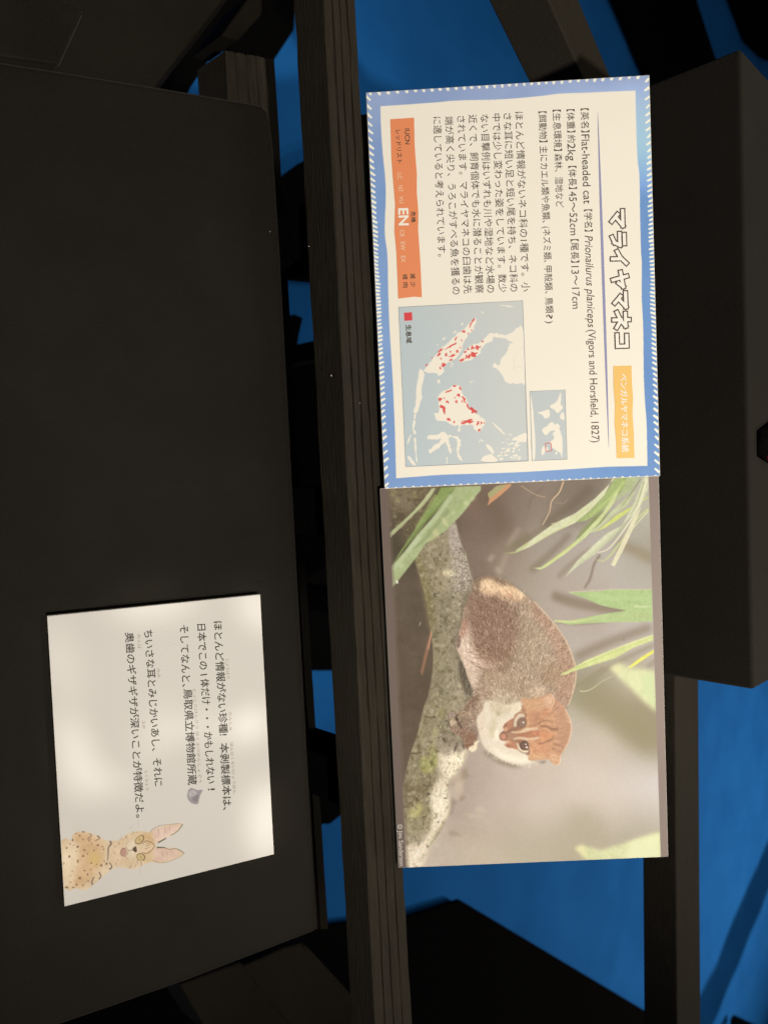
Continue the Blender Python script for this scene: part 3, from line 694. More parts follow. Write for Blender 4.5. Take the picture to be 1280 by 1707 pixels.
text('map_key', PL_INFO, [('生息域', (680.6, 541.5), (681.8, 571.8), {'size': 10})], .0004, M_INK, mp, fat_=.02)

# ---------------- small world map
wq = [(882.3, 652.2), (941.7, 648.8), (945.2, 765.5), (886, 768.4)]
cv = Canvas(874, 642, 954, 776, 3, (199, 205, 203))
z = lambda P: Z(P, 850, 440, 4.492)
for q in ([(378, 962), (382, 1010), (378, 1050), (395, 1075), (365, 1112), (350, 1115), (330, 1090), (305, 1078), (300, 1060), (330, 1045), (355, 1020), (366, 990)],
          [(395, 1108), (408, 1160), (385, 1165), (372, 1140)], [(288, 1090), (297, 1120), (292, 1145), (262, 1158), (240, 1130), (205, 1114), (245, 1104)],
          [(318, 1185), (338, 1215), (330, 1245), (300, 1252), (285, 1270), (262, 1282), (238, 1240), (275, 1215), (296, 1192)],
          [(345, 1195), (372, 1212), (368, 1235), (380, 1265), (392, 1330), (388, 1455), (378, 1420), (350, 1400), (330, 1385), (310, 1372), (298, 1335), (318, 1318), (330, 1300), (318, 1270), (336, 1252), (328, 1225)],
          [(152, 985), (163, 1030), (172, 1100), (180, 1200), (188, 1320), (186, 1450), (168, 1462), (164, 1300), (156, 1120)], [(250, 1362), (264, 1388), (258, 1412), (240, 1434), (234, 1400)], [(268, 1378), (280, 1372), (282, 1400), (270, 1402)], [(340, 1410), (352, 1408), (350, 1425), (338, 1425)]):
    cv.fill(z(q), LANDC, smooth=3)
rp = z([(263, 1343), (305, 1340), (310, 1400), (268, 1403)])
for i in range(4): cv.stroke([rp[i], rp[(i + 1) % 4]], 1.2, (214, 92, 92), smooth=0)
for i in range(4): cv.stroke([wq[i], wq[(i + 1) % 4]], 1.0, (132, 132, 134), smooth=0)
quad_sheet('world_map', cv, PL_INFO, wq, 180, 92, .00026, M_PRINT, info)

# ================================================================== photograph of the cat
pho = panel_board('photo_panel', PL_PHO, P_PHO, A_PHO, B_PHO, PW, PH, .003, M_BOARD)
tag(pho, 'colour photograph panel of a small brown wild cat crouching on a mossy log', 'photo panel')
cv = Canvas(625, 785, 1120, 1458, 2.2)
S = np.array([(655, 830, 96, 82, 66), (690, 830, 128, 116, 92), (720, 850, 92, 80, 62), (655, 920, 78, 68, 52), (700, 880, 100, 88, 66), (660, 1000, 98, 84, 68), (690, 1000, 96, 82, 66), (670, 1100, 96, 80, 64), (700, 1100, 92, 78, 60), (670, 1200, 92, 76, 60), (650, 1300, 106, 90, 78), (672, 1250, 98, 84, 66),
    (800, 840, 122, 100, 84), (830, 870, 120, 100, 84), (800, 930, 122, 104, 88), (850, 830, 120, 104, 90), (840, 940, 146, 128, 110), (880, 850, 142, 126, 108), (900, 830, 140, 124, 108), (870, 960, 158, 144, 124), (910, 900, 158, 146, 130), (950, 830, 124, 110, 94), (960, 930, 168, 156, 142), (920, 980, 168, 154, 136), (960, 990, 172, 158, 142),
    (1000, 930, 176, 166, 152), (1060, 940, 172, 164, 150), (1040, 880, 168, 162, 146), (1075, 860, 178, 174, 152), (1080, 910, 150, 140, 118), (980, 1030, 164, 150, 136), (1050, 1060, 176, 166, 154), (960, 1080, 176, 164, 150), (1040, 1130, 164, 152, 128), (970, 1140, 142, 134, 110), (1000, 1170, 146, 138, 106), (1060, 1200, 142, 132, 102), (1085, 1240, 140, 130, 102),
    (960, 1200, 184, 172, 152), (1000, 1240, 192, 178, 158), (1060, 1275, 196, 184, 168), (1085, 1305, 206, 197, 190), (980, 1300, 204, 190, 172), (900, 1290, 198, 182, 162), (850, 1290, 196, 178, 160), (800, 1290, 184, 166, 146), (780, 1300, 172, 152, 134), (770, 1350, 176, 156, 138), (820, 1350, 196, 178, 160), (900, 1350, 204, 189, 170), (1040, 1340, 208, 194, 177), (1090, 1345, 206, 195, 184),
    (740, 1420, 194, 178, 156), (800, 1400, 190, 172, 148), (860, 1390, 186, 172, 148), (920, 1396, 182, 170, 146), (980, 1390, 176, 164, 138), (1060, 1374, 172, 160, 136), (900, 1435, 188, 176, 148), (800, 1440, 198, 184, 158), (940, 1430, 178, 166, 136), (1090, 1388, 174, 164, 140)], float)
S[:, 2:] += np.where(S[:, 2:].sum(1, keepdims=True) > 400, np.array((0, 2, 8.)), np.array((-2, -1, 2.)))
Xd = cv.X[::6, ::6]; Yd = cv.Y[::6, ::6]
w = np.exp(-((Xd[..., None] - S[:, 0]) ** 2 + (Yd[..., None] - S[:, 1]) ** 2) / (2 * 26.0 ** 2)) + 1e-7
lo = (w @ S[:, 2:]) / w.sum(-1, keepdims=True)
yy = np.clip(np.arange(cv.h) / 6, 0, lo.shape[0] - 1.001); xx = np.clip(np.arange(cv.w) / 6, 0, lo.shape[1] - 1.001)
j = yy.astype(int); i = xx.astype(int); fy = (yy - j)[:, None, None]; fx = (xx - i)[None, :, None]
cv.a = lo[j][:, i] * (1 - fy) * (1 - fx) + lo[j + 1][:, i] * fy * (1 - fx) + lo[j][:, i + 1] * (1 - fy) * fx + lo[j + 1][:, i + 1] * fy * fx
cloud = fnoise(cv.h, cv.w, ((70, .6), (28, .5), (10, .3)), 21)
fine = fnoise(cv.h, cv.w, ((7, .6), (3.2, .6), (1.6, .5)), 22)
wl = np.clip((900 - cv.X) / 180, .15, 1)
cv.a += (cloud * 4 * wl + fine * 1.5)[..., None]
pos_ = np.clip(cloud, 0, 3) / 2
# blurred rootlets and shadows behind
for q, wd, c, bl, al in [
    ([(880, 850), (886, 830), (905, 812)], 3, (110, 94, 78), 2, .5), ([(862, 915), (890, 890), (925, 868)], 10, (126, 112, 92), 4, .7), ([(884, 952), (915, 925), (950, 890)], 9, (118, 106, 84), 4, .75), ([(905, 875), (955, 840), (985, 812)], 14, (104, 92, 74), 5, .7),
    ([(930, 962), (955, 938), (985, 915)], 8, (128, 116, 96), 3, .6), ([(974, 980), (983, 965), (990, 940), (1000, 925)], 3.5, (116, 102, 84), 1.2, .8), ([(1092, 935), (1060, 918), (1030, 905)], 16, (136, 124, 98), 6, .8),
    ([(920, 992), (950, 1002), (1000, 1013), (1045, 1018)], 15, (122, 106, 88), 4, .85), ([(940, 1000), (980, 1012)], 12, (136, 122, 104), 5, .5), ([(925, 1036), (960, 1040), (1010, 1036)], 4, (120, 108, 84), 1.6, .6),
    ([(958, 1096), (1010, 1072), (1085, 1045)], 13, (122, 108, 90), 5, .8), ([(972, 1146), (1000, 1122), (1040, 1098), (1090, 1075)], 7, (126, 116, 92), 3, .6), ([(1078, 1112), (1098, 1096)], 6, (130, 118, 104), 2.5, .6),
    ([(960, 1150), (1010, 1178), (1060, 1215), (1095, 1240)], 46, (138, 130, 98), 11, .8), ([(800, 820), (830, 850), (838, 890)], 24, (104, 84, 68), 9, .5),
    ([(830, 960), (840, 935), (850, 905), (865, 880)], 9, (172, 156, 138), 3, .55), ([(815, 935), (822, 925)], 8, (178, 160, 144), 2.5, .7), ([(826, 945), (834, 955)], 6, (182, 166, 146), 2, .6)]:
    cv.stroke(q, wd, c, bl, al)
for i_, (x, y, rx, ry, c, al) in enumerate([(768, 1300, 9, 18, (196, 178, 156), .5), (762, 1318, 10, 14, (206, 190, 168), .5), (775, 1290, 6, 10, (146, 126, 108), .5), (800, 1350, 10, 6, (206, 192, 170), .5), (790, 1360, 14, 5, (208, 192, 168), .4), (752, 1345, 6, 18, (140, 120, 104), .45), (757, 1390, 12, 4, (150, 132, 114), .4), (770, 1330, 5, 6, (150, 130, 110), .5)]):
    cv.fill(rag(x, y, rx, ry, .2, i_ + 60), c, 1.6, al)
cv.ell(1039, 1066, 2.4, 2, (128, 116, 104), 0, .8, .8)
# mottled bank at the upper left of the print
q = [(640, 812), (752, 806), (700, 880), (676, 905), (664, 870), (650, 840)]
cv.fill(q, (112, 100, 76), 3, .75); mk, _ = cv.mask(q, 3)
cv.a += (mk * (cloud * 10 + fine * 9))[..., None] * np.array([1, .95, .7])
cv.fill(rag(672, 835, 18, 14, .4, 4), (140, 128, 106), 4, .6)
for i_ in range(40):
    x, y = rr.uniform(650, 740), rr.uniform(818, 880)
    if (x - 650) * .75 + (y - 818) < 82: cv.fill(rag(x, y, rr.uniform(1.5, 5), rr.uniform(1.5, 4), 0, i_ + 300), [(86, 74, 54), (152, 138, 100), (160, 150, 112)][i_ % 3], 1, .55)
# ---- the log
log = [(758, 868), (765, 900), (775, 920), (781, 945), (786, 962), (800, 1000), (800, 1060), (795, 1110), (800, 1150), (785, 1190), (770, 1225), (776, 1246), (777, 1258), (770, 1275), (757, 1292), (747, 1312), (748, 1340), (745, 1362), (733, 1388), (716, 1412), (704, 1440), (700, 1452),
       (672, 1452), (668, 1400), (668, 1340), (674, 1300), (684, 1258), (697, 1220), (706, 1180), (716, 1150), (722, 1100), (719, 1060), (710, 1000), (700, 960), (692, 925), (722, 900), (745, 880)]
lm, _ = cv.mask(log, .8, 3)
def put(m, col): cv.a[:] = cv.a * (1 - m[..., None]) + np.asarray(col, float) * m[..., None]
put(lm, (152, 142, 118))
yb = np.clip((cv.Y - 1225) / 60, 0, 1); edge = np.clip((cv.X - (715 + (cv.Y - 870) * .05)) / 55, 0, 1)
lt = gblur(np.clip(cloud * .8 + edge * 1.5 - .5, 0, 1), 6)
put(lm * lt * .75 * (1 - yb), (164, 150, 128))
put(lm * np.clip(.9 - edge * 1.3 + .3 * cloud, 0, 1) * .55, (134, 124, 92))
for q, c, bl, al in [
    ([(735, 1250), (768, 1245), (776, 1260), (757, 1290), (744, 1315), (748, 1340), (744, 1360), (720, 1400), (704, 1446), (680, 1446), (690, 1410), (722, 1380), (724, 1350), (712, 1338), (722, 1310), (735, 1290), (728, 1275)], (232, 218, 192), 4, .95),
    ([(750, 1240), (772, 1242), (776, 1258), (766, 1280), (752, 1295), (744, 1280), (752, 1262)], (240, 228, 200), 2.5, .85), ([(728, 1315), (746, 1318), (746, 1358), (722, 1384), (716, 1360), (722, 1338)], (240, 228, 202), 3, .9),
    ([(676, 1410), (700, 1402), (716, 1388), (712, 1412), (702, 1446), (680, 1446)], (238, 222, 200), 2, .85), ([(674, 1378), (715, 1366), (714, 1396), (690, 1408), (674, 1404)], (164, 152, 130), 4, .8), ([(680, 1352), (716, 1345), (718, 1372), (690, 1392), (676, 1380)], (148, 138, 104), 4, .75),
    ([(674, 1300), (700, 1310), (722, 1296), (712, 1320), (698, 1340), (680, 1346), (674, 1330)], (122, 108, 82), 3, .85), ([(684, 1345), (704, 1338), (700, 1358), (684, 1362)], (184, 176, 120), 2.5, .8),
    ([(702, 1262), (716, 1260), (724, 1250), (730, 1262), (722, 1286), (706, 1288), (700, 1276)], (164, 160, 100), 1.5, .9), ([(712, 1248), (724, 1240), (730, 1258), (722, 1262)], (150, 142, 96), 1.5, .6), ([(722, 1212), (732, 1216), (728, 1236), (722, 1238)], (172, 164, 124), 1.4, .7),
    ([(728, 1186), (742, 1182), (738, 1196), (728, 1194)], (150, 144, 100), 1.5, .7), ([(726, 1228), (748, 1220), (766, 1238), (752, 1256), (736, 1258)], (150, 136, 118), 3, .8), ([(757, 875), (768, 905), (766, 925), (750, 915), (748, 885)], (176, 164, 154), 2, .8),
    ([(764, 920), (782, 948), (784, 970), (770, 975), (762, 945)], (166, 154, 138), 3, .75), ([(712, 905), (735, 912), (728, 935), (712, 930)], (164, 150, 124), 3, .6), ([(718, 945), (738, 955), (740, 985), (720, 980)], (164, 150, 118), 3, .6),
    ([(692, 925), (708, 945), (722, 1010), (722, 1060), (714, 1040), (704, 985)], (134, 124, 84), 3, .7), ([(738, 952), (752, 950), (764, 958), (752, 962), (740, 960)], (222, 208, 170), 1.2, .8)]:
    cv.fill(q, c, bl, al, 3)
cv.a += (lm * (fine * 9 + cloud * 9))[..., None] * np.array([1, 1, .9])
patch = fnoise(cv.h, cv.w, ((16, .6), (8, .5)), 63); grit = fnoise(cv.h, cv.w, ((2.2, .9),), 64)
put(lm * np.clip(patch - .35, 0, 1) * .65, (184, 174, 150)); put(lm * np.clip(-patch - .45, 0, 1) * .6, (88, 80, 58))
rimw = gblur(lm, 5); rimr = np.clip((cv.X - 742) / 20, 0, 1) * (cv.Y < 985) * lm
put(rimr * np.clip(grit + .35, 0, 1) * .75, (198, 186, 174)); put(rimr * np.clip(-grit - .2, 0, 1) * .7, (104, 94, 86))
for i_ in range(420):
    y = rr.uniform(890, 1440); xc = np.interp(y, [880, 1000, 1100, 1180, 1260, 1340, 1440], [738, 752, 757, 742, 722, 706, 688]); x = xc + rr.normal(0, 22); ix, iy = int((x - cv.x0) * cv.k), int((y - cv.y0) * cv.k)
    if lm[iy, ix] > .9:
        a_ = np.interp(y, [880, 1000, 1100, 1440], [1.35, 1.5, 1.75, 1.95]) + rr.normal(0, .35); l_ = rr.uniform(4, 16)
        c = cv.a[iy, ix] * (rr.uniform(.66, .85) if rr.random() < (.55 if cv.a[iy, ix].sum() < 540 else .1) else rr.uniform(1.06, 1.25)); cv.stroke([(x, y), (x + math.cos(a_) * l_ * .5 + rr.normal(0, 1), y + math.sin(a_) * l_ * .5), (x + math.cos(a_) * l_, y + math.sin(a_) * l_)], rr.uniform(.7, 2.0), np.clip(c, 0, 245), .5, .6, 3, (1, .4))
for i_ in range(520):
    x, y = rr.uniform(680, 800), rr.uniform(880, 1440); ix, iy = int((x - cv.x0) * cv.k), int((y - cv.y0) * cv.k)
    if 0 <= ix < cv.w and 0 <= iy < cv.h and lm[iy, ix] > .9:
        d = rr.random() < (.55 if cv.a[iy, ix].sum() < 540 else .06); c = cv.a[iy, ix] * (rr.uniform(.62, .86) if d else rr.uniform(1.08, 1.22))
        cv.fill(rag(x, y, rr.uniform(.8, 3.2), rr.uniform(.7, 2.2), rr.uniform(0, 3), i_ + 900, 9, .5), np.clip(c, 0, 250), .4, .7)
for i_ in range(240):                       # crust of lichen on the far end of the log
    x, y = rr.normal(770, 11), rr.normal(940, 32); ix, iy = int((x - cv.x0) * cv.k), int((y - cv.y0) * cv.k)
    if lm[iy, ix] > .9: cv.fill(rag(x, y, rr.uniform(.6, 2.2), rr.uniform(.6, 1.6), rr.uniform(0, 3), i_ + 1900, 8, .5), [(116, 104, 96), (206, 194, 180), (150, 138, 128)][i_ % 3], .3, .75)
for i_ in range(60):
    t = rr.random(); x = 756 - 40 * t + rr.normal(0, 12); y = 1255 + 170 * t; ix, iy = int((x - cv.x0) * cv.k), int((y - cv.y0) * cv.k)
    if lm[iy, ix] > .9: cv.stroke([(x, y), (x - rr.uniform(2, 6), y + rr.uniform(5, 14))], rr.uniform(.6, 1.6), [(176, 156, 130), (250, 240, 220)][i_ % 2], .4, .6, 0, (1, .4))
for q in ([(708, 1194), (718, 1196), (727, 1195)], [(682, 1256), (694, 1256), (703, 1254)], [(688, 1229), (698, 1229)]): cv.stroke(q, 2.6, (98, 86, 62), .7, .85)
cv.fill([(768, 1228), (772, 1250), (764, 1262), (756, 1244)], (120, 104, 92), 2.5, .5)
cv.fill([(757, 1246), (764, 1238), (760, 1250), (756, 1256)], (84, 70, 60), .8, .8)
# dark gap under the belly
cv.fill([(770, 1098), (780, 1118), (788, 1146), (786, 1160), (776, 1158), (766, 1128), (764, 1106)], (82, 72, 58), 2, .85)
for i_ in range(26): 
    y = rr.uniform(1105, 1165); x = 772 + (y - 1105) * .2 + rr.normal(0, 4); cv.stroke([(x, y), (x + rr.normal(0, 2), y + rr.uniform(3, 8))], .9, [(150, 140, 124), (190, 178, 160)][i_ % 2], .2, .6, 0)
# orange dead leaves
z5 = lambda P: Z(P, 620, 800, 4.923)
cv.fill(z5([(480, 1240), (492, 1250), (470, 1380), (435, 1520), (412, 1610), (398, 1580), (425, 1450), (450, 1350)]), (158, 112, 88), .9, .8)
cv.fill(z5([(484, 1245), (492, 1252), (465, 1390), (455, 1390)]), (212, 160, 130), .5, .8)
cv.fill(z5([(950, 120), (1030, 50), (1140, 30), (1140, 50), (1050, 130), (946, 212), (962, 160)]), (208, 152, 112), .5, .95)
cv.fill(z5([(950, 110), (1020, 50), (1110, 40), (1060, 80), (985, 140), (962, 150)]), (166, 166, 120), .5, .9)
for p in ((654, 1116, 1, 4), (700, 1040, 1, 4), (765, 1008, 2, 3)): cv.ell(*p, (200, 184, 160), .3, .3, .7)
# ---- the cat
bodyp = [(786, 985), (789, 970), (800, 962.5), (815, 959), (832, 962), (848, 970), (860, 979), (875, 991), (888, 1002), (902, 1018), (916, 1032), (929, 1048), (941, 1066), (949, 1083), (955.5, 1101), (959, 1120), (958, 1140), (953, 1160), (946, 1176), (942, 1186), (935, 1210), (880, 1240), (830, 1230), (800, 1222),
         (785, 1200), (778, 1175), (790, 1160), (788, 1148), (780, 1132), (774, 1112), (765, 1092), (760.5, 1076), (763, 1062), (769, 1042), (772, 1020), (778, 1000)]
bm_, _ = cv.mask(bodyp, .9, 3)
cv.fill([(x - 4, y) for x, y in bodyp], (70, 58, 46), 5, .35, 3)
put(bm_, (158, 136, 116))
def blend(q, c, bl, al): m_, _ = cv.mask(q, bl, 3); put(m_ * al * (bm_ > .3) * bm_, c)
blend([(786, 985), (840, 995), (872, 1030), (862, 1075), (848, 1105), (810, 1112), (786, 1085), (780, 1030)], (132, 102, 86), 8, .95)
blend([(800, 1085), (848, 1080), (850, 1108), (815, 1118), (795, 1105)], (130, 100, 78), 5, .6)
blend([(868, 1010), (900, 1035), (915, 1080), (905, 1120), (870, 1130), (855, 1105), (868, 1060)], (162, 142, 118), 9, .9)
blend([(890, 1005), (930, 1050), (952, 1095), (959, 1130), (950, 1170), (925, 1170), (932, 1110), (915, 1060), (885, 1020)], (166, 130, 108), 6, .9)
blend([(905, 1110), (935, 1112), (935, 1135), (905, 1140)], (150, 120, 92), 7, .7)
blend([(880, 1140), (905, 1145), (905, 1165), (885, 1170)], (196, 172, 146), 5, .8)
blend([(820, 1110), (870, 1120), (885, 1160), (850, 1170), (810, 1165), (800, 1140)], (164, 140, 116), 6, .8)
blend([(795, 1165), (830, 1150), (870, 1165), (868, 1180), (830, 1185), (800, 1180)], (186, 168, 144), 6, .75)
blend([(793, 962), (815, 959), (840, 966), (862, 984), (850, 986), (826, 974), (808, 972), (796, 985), (788, 990)], (128, 104, 84), 3, .9)
blend([(800, 984), (804, 967), (820, 966), (832, 975), (855, 977), (876, 994), (862, 1001), (837, 993), (826, 990), (814, 993)], (234, 200, 162), 2.6, .9)
blend([(834, 984), (850, 985), (862, 996), (848, 997)], (190, 142, 110), 2.5, .6)
blend([(764, 1048), (778, 1042), (784, 1062), (790, 1085), (806, 1105), (800, 1118), (792, 1150), (786, 1148), (778, 1128), (768, 1100), (760, 1076)], (214, 190, 170), 4, .97)
blend([(768, 1038), (778, 1030), (778, 1050), (768, 1066), (763, 1066)], (166, 122, 104), 3, .85)
blend([(762, 1060), (767, 1062), (766, 1078), (761, 1078)], (96, 74, 66), 1.5, .8)
blend([(800, 1100), (830, 1102), (842, 1112), (820, 1120), (802, 1116)], (196, 168, 146), 4, .5)
blend([(846, 1106), (842, 1118), (815, 1122), (812, 1116)], (116, 90, 70), 2.5, .5)
bang = lambda x, y: 1.57 + .35 * np.sin((x - 860) / 40.) + .25 * (x - 860) / 90. + .2 * np.sin(y / 23.)
cv.hairs(bm_, 9000, 5.2, bang, 22, 1)
cv.hairs(bm_, 8000, 6.8, bang, 26, 2)
cv.hairs(bm_, 3600, 6.0, bang, 26, 3, 2)
cv.hairs(bm_, 5000, 7.5, bang, 20, 4)
cv.a += (bm_ * (fine * 5 + cloud * 2.5))[..., None]
for i_ in range(34):
    y = rr.uniform(1085, 1118); x = rr.uniform(776, 800) + (y - 1085) * .3; cv.stroke([(x, y), (x + rr.uniform(5, 14), y + rr.uniform(0, 5))], rr.uniform(.8, 1.8), [(150, 112, 92), (236, 214, 194), (140, 104, 84)][i_ % 3], .5, .6, 0, (1, .3))
cv.stroke([(890, 1003), (916, 1031), (941, 1065), (955.5, 1100), (959.5, 1122), (957, 1145), (947, 1176)], 1.8, (240, 206, 172), .7, .75)
# foreleg and paws
leg_ = [(800, 1146), (822, 1156), (812, 1180), (796, 1196), (796, 1226), (790, 1244), (778, 1249), (772, 1240), (768, 1228), (756, 1222), (750, 1214), (747, 1204), (747, 1192), (752, 1186), (766, 1183), (776, 1172), (788, 1158)]
lg, _ = cv.mask(leg_, .8, 3); put(lg * np.clip((1215 - cv.X * 0 - cv.Y) * -.02 + .85, .35, 1), (138, 110, 92))
zp = lambda P: Z(P, 740, 1130, 10.667)
for q, c, bl, al in [([(70, 680), (110, 610), (190, 600), (180, 680), (120, 710)], (158, 138, 126), 1, .8), ([(110, 790), (160, 730), (220, 780), (180, 850), (120, 850)], (188, 168, 142), 1, .85), ([(130, 900), (220, 870), (260, 930), (190, 970), (130, 950)], (158, 134, 120), 1, .7),
        ([(220, 660), (270, 760), (330, 900), (260, 860), (200, 720)], (84, 62, 52), 1.2, .8), ([(85, 650), (75, 820), (110, 880), (95, 780)], (70, 52, 44), .8, .8), ([(240, 620), (330, 600), (480, 640), (420, 700), (300, 690)], (170, 138, 116), 1.5, .6),
        ([(430, 430), (560, 330), (640, 320), (560, 480), (440, 560), (370, 560)], (116, 88, 72), 2, .7), ([(620, 380), (740, 360), (700, 480), (620, 500)], (184, 160, 136), 2, .7), ([(440, 800), (580, 760), (590, 880), (470, 900)], (176, 160, 138), 2, .7),
        ([(400, 1000), (520, 960), (560, 1060), (460, 1140), (390, 1120)], (140, 104, 82), 1.5, .8), ([(370, 1190), (470, 1180), (540, 1130), (530, 1170), (440, 1230), (380, 1250)], (120, 80, 60), 1.2, .85), ([(470, 880), (600, 870), (640, 1000), (540, 1020)], (132, 108, 96), 2, .8),
        ([(530, 1140), (640, 1110), (590, 1170), (580, 1270), (500, 1320), (440, 1270), (460, 1220), (540, 1190)], (244, 228, 196), 1, .95), ([(335, 1150), (370, 1250), (350, 1280), (320, 1220)], (80, 66, 58), 1, .8)]:
    cv.fill(zp(q), c, bl, al, 3)
cv.hairs(lg, 1500, 4, lambda x, y: 2.3 + 0 * x, 24, 5, 2)
cv.hairs(lg, 900, 3, lambda x, y: 2.0 + 0 * x, 28, 6)
cv.a += (lg * fine * 9)[..., None]
# ---- head and breast
zh = lambda P: Z(P, 810, 1130, 8.533)
white = [(0, 330), (150, 350), (330, 400), (480, 340), (560, 420), (620, 600), (640, 900), (620, 1160), (720, 1195), (640, 1215), (550, 1232), (430, 1232), (330, 1210), (250, 1180), (170, 1140), (100, 1095), (0, 1020), (-70, 900), (-120, 700), (-130, 560), (-60, 480)]
cv.fill([(x - 5, y + 5) for x, y in zh([(0, 1020), (100, 1095), (250, 1180), (430, 1232), (550, 1232), (400, 1120), (100, 980)])], (128, 116, 98), 3.2, .85)
wm, _ = cv.mask(zh(white), 1.4, 3); put(wm, (228, 215, 194))
for q, c, bl, al in [([(40, 330), (200, 350), (330, 420), (300, 520), (180, 560), (60, 480)], (206, 190, 162), 4, .8), ([(150, 470), (200, 490), (190, 540), (150, 520)], (160, 146, 116), 1.8, .7), ([(80, 560), (160, 620), (120, 740), (70, 760)], (204, 192, 160), 3, .7),
        ([(330, 380), (480, 350), (500, 440), (400, 500), (350, 470)], (226, 212, 184), 2, .8), ([(60, 680), (120, 760), (100, 860), (50, 800)], (200, 190, 156), 2.5, .7), ([(100, 980), (300, 1080), (500, 1120), (600, 1140), (560, 1210), (300, 1180), (150, 1100)], (248, 238, 216), 3, .8),
        ([(-100, 560), (-20, 520), (0, 700), (-20, 900), (-80, 820)], (224, 206, 184), 3, .7), ([(120, 780), (170, 720), (180, 860), (140, 900), (120, 850)], (250, 240, 214), 1.2, .7)]:
    cv.fill(zh(q), c, bl, al, 3)
cv.hairs(wm, 3200, 5, lambda x, y: 2.0 + (y - 1220) / 60., 11, 7, 2)
fore = [(490, 330), (525, 292), (620, 300), (720, 285), (805, 268), (845, 255), (900, 222), (942, 245), (972, 300), (1005, 320), (1100, 400), (1150, 480), (1195, 590), (1216, 690), (1202, 800), (1172, 920), (1110, 1030), (1062, 1090), (1050, 1190), (1010, 1246), (960, 1230), (900, 1172), (850, 1158), (720, 1172), (600, 1165),
        (612, 1060), (612, 990), (606, 930), (560, 885), (500, 900), (440, 1020), (380, 1000), (300, 985), (262, 950), (300, 910), (220, 880), (190, 840), (205, 790), (262, 755), (245, 690), (285, 640), (385, 580), (410, 520), (490, 470), (500, 440), (520, 400)]
hm, _ = cv.mask(zh(fore), .6, 2); put(hm, (200, 142, 102))
def hb(q, c, bl, al): m_, _ = cv.mask(zh(q), bl, 3); put(m_ * al * hm, c)
hb([(980, 320), (1100, 400), (1216, 690), (1170, 920), (1060, 1060), (1000, 900), (1040, 700), (980, 480)], (178, 124, 98), 4, .9)
hb([(560, 320), (800, 290), (820, 470), (640, 480), (560, 420)], (206, 156, 112), 3, .8); hb([(640, 480), (780, 480), (800, 600), (700, 660), (620, 600)], (180, 118, 84), 3, .85)
hb([(620, 940), (860, 920), (880, 1080), (800, 1140), (640, 1130)], (212, 142, 100), 3.5, .8); hb([(620, 1090), (820, 1090), (840, 1150), (620, 1160)], (228, 182, 132), 2.5, .8)
hb([(840, 280), (920, 240), (955, 300), (930, 400), (860, 440), (830, 360)], (222, 176, 142), 1.8, .9); hb([(860, 430), (930, 420), (880, 520), (800, 560), (800, 480)], (196, 122, 84), 2, .8)
hb([(900, 1090), (1000, 1080), (1040, 1180), (1005, 1232), (940, 1210), (900, 1150)], (226, 176, 136), 2, .9)
hb([(750, 740), (900, 740), (960, 800), (900, 880), (760, 880)], (226, 138, 86), 3, .85)
hb([(740, 700), (860, 700), (1020, 760), (920, 780), (760, 760)], (208, 150, 104), 2, .5)
def hs(q, wd, c, bl=.5, al=.85, tp=(1, .4)): cv.stroke(zh(q), wd, c, bl, al, 6, tp)
DK = (118, 70, 48)
for q, wd, al, tp in [([(570, 705), (640, 690), (740, 650), (800, 610)], 2.4, .8, (.6, 1)), ([(800, 620), (860, 608), (960, 625)], 3, .75, (1, .4)), ([(770, 690), (860, 690), (940, 730), (1025, 735)], 4.6, .9, (.6, 1)), ([(880, 650), (960, 690), (1030, 700)], 1.6, .5, (1, .4)), ([(800, 740), (860, 770), (960, 760)], 1.6, .6, (1, .4)),
        ([(750, 940), (830, 920), (910, 880), (960, 830)], 3, .85, (.7, .8)), ([(860, 900), (940, 890), (1010, 850)], 2, .6, (1, .5)), ([(960, 930), (1020, 960), (1100, 990)], 2.4, .7, (1, .4)), ([(940, 1000), (1010, 1040), (1060, 1070)], 3, .75, (1, .5)), ([(880, 520), (960, 470), (1040, 400)], 2.4, .55, (1, .4)), ([(900, 570), (1000, 540), (1080, 510)], 2, .4, (1, .4)),
        ([(940, 430), (985, 380), (1000, 320)], 2, .6, (1, .5)), ([(780, 800), (840, 800), (850, 830), (810, 840)], 1.4, .5, (1, 1)), ([(900, 780), (960, 800), (1040, 800)], 1.2, .4, (1, .3)), ([(500, 400), (530, 420), (565, 470)], 2.6, .7, (1, .6)), ([(700, 620), (720, 560), (760, 500)], 2.2, .5, (1, .3)), ([(1050, 880), (1110, 860)], 1.6, .4, (1, .3))]:
    hs(q, wd, DK, .6, al, tp)
for q, wd in [([(880, 760), (940, 790), (1020, 800)], 1.2), ([(870, 650), (940, 680)], 1.6), ([(900, 870), (960, 830)], 1.4), ([(840, 560), (920, 560), (1000, 590)], 1.2), ([(930, 980), (1000, 980), (1080, 1020)], 1.3), ([(960, 900), (1060, 900), (1130, 860)], 1.2)]: hs(q, wd, (238, 184, 132), .4, .75)
cv.hairs(hm, 4200, 3.6, lambda x, y: np.arctan2(y - 1226, x - 850.), 20, 9)
cv.hairs(hm, 1800, 4.2, lambda x, y: np.arctan2(y - 1226, x - 850.), 20, 10, 2)
hs([(915, 228), (955, 270), (966, 350), (925, 440), (890, 490)], 1.7, (248, 212, 176), .3, .95, (1, .6)); hs([(1050, 1100), (1052, 1190), (1012, 1240), (955, 1228)], 1.6, (248, 214, 180), .3, .95, (1, .7))
hs([(1120, 440), (1195, 600), (1213, 700), (1200, 800), (1165, 920), (1105, 1030)], 1.6, (250, 226, 196), .5, .8, (1, 1)); hs([(820, 275), (760, 290), (640, 300), (530, 300)], 1.2, (150, 110, 80), .6, .5)
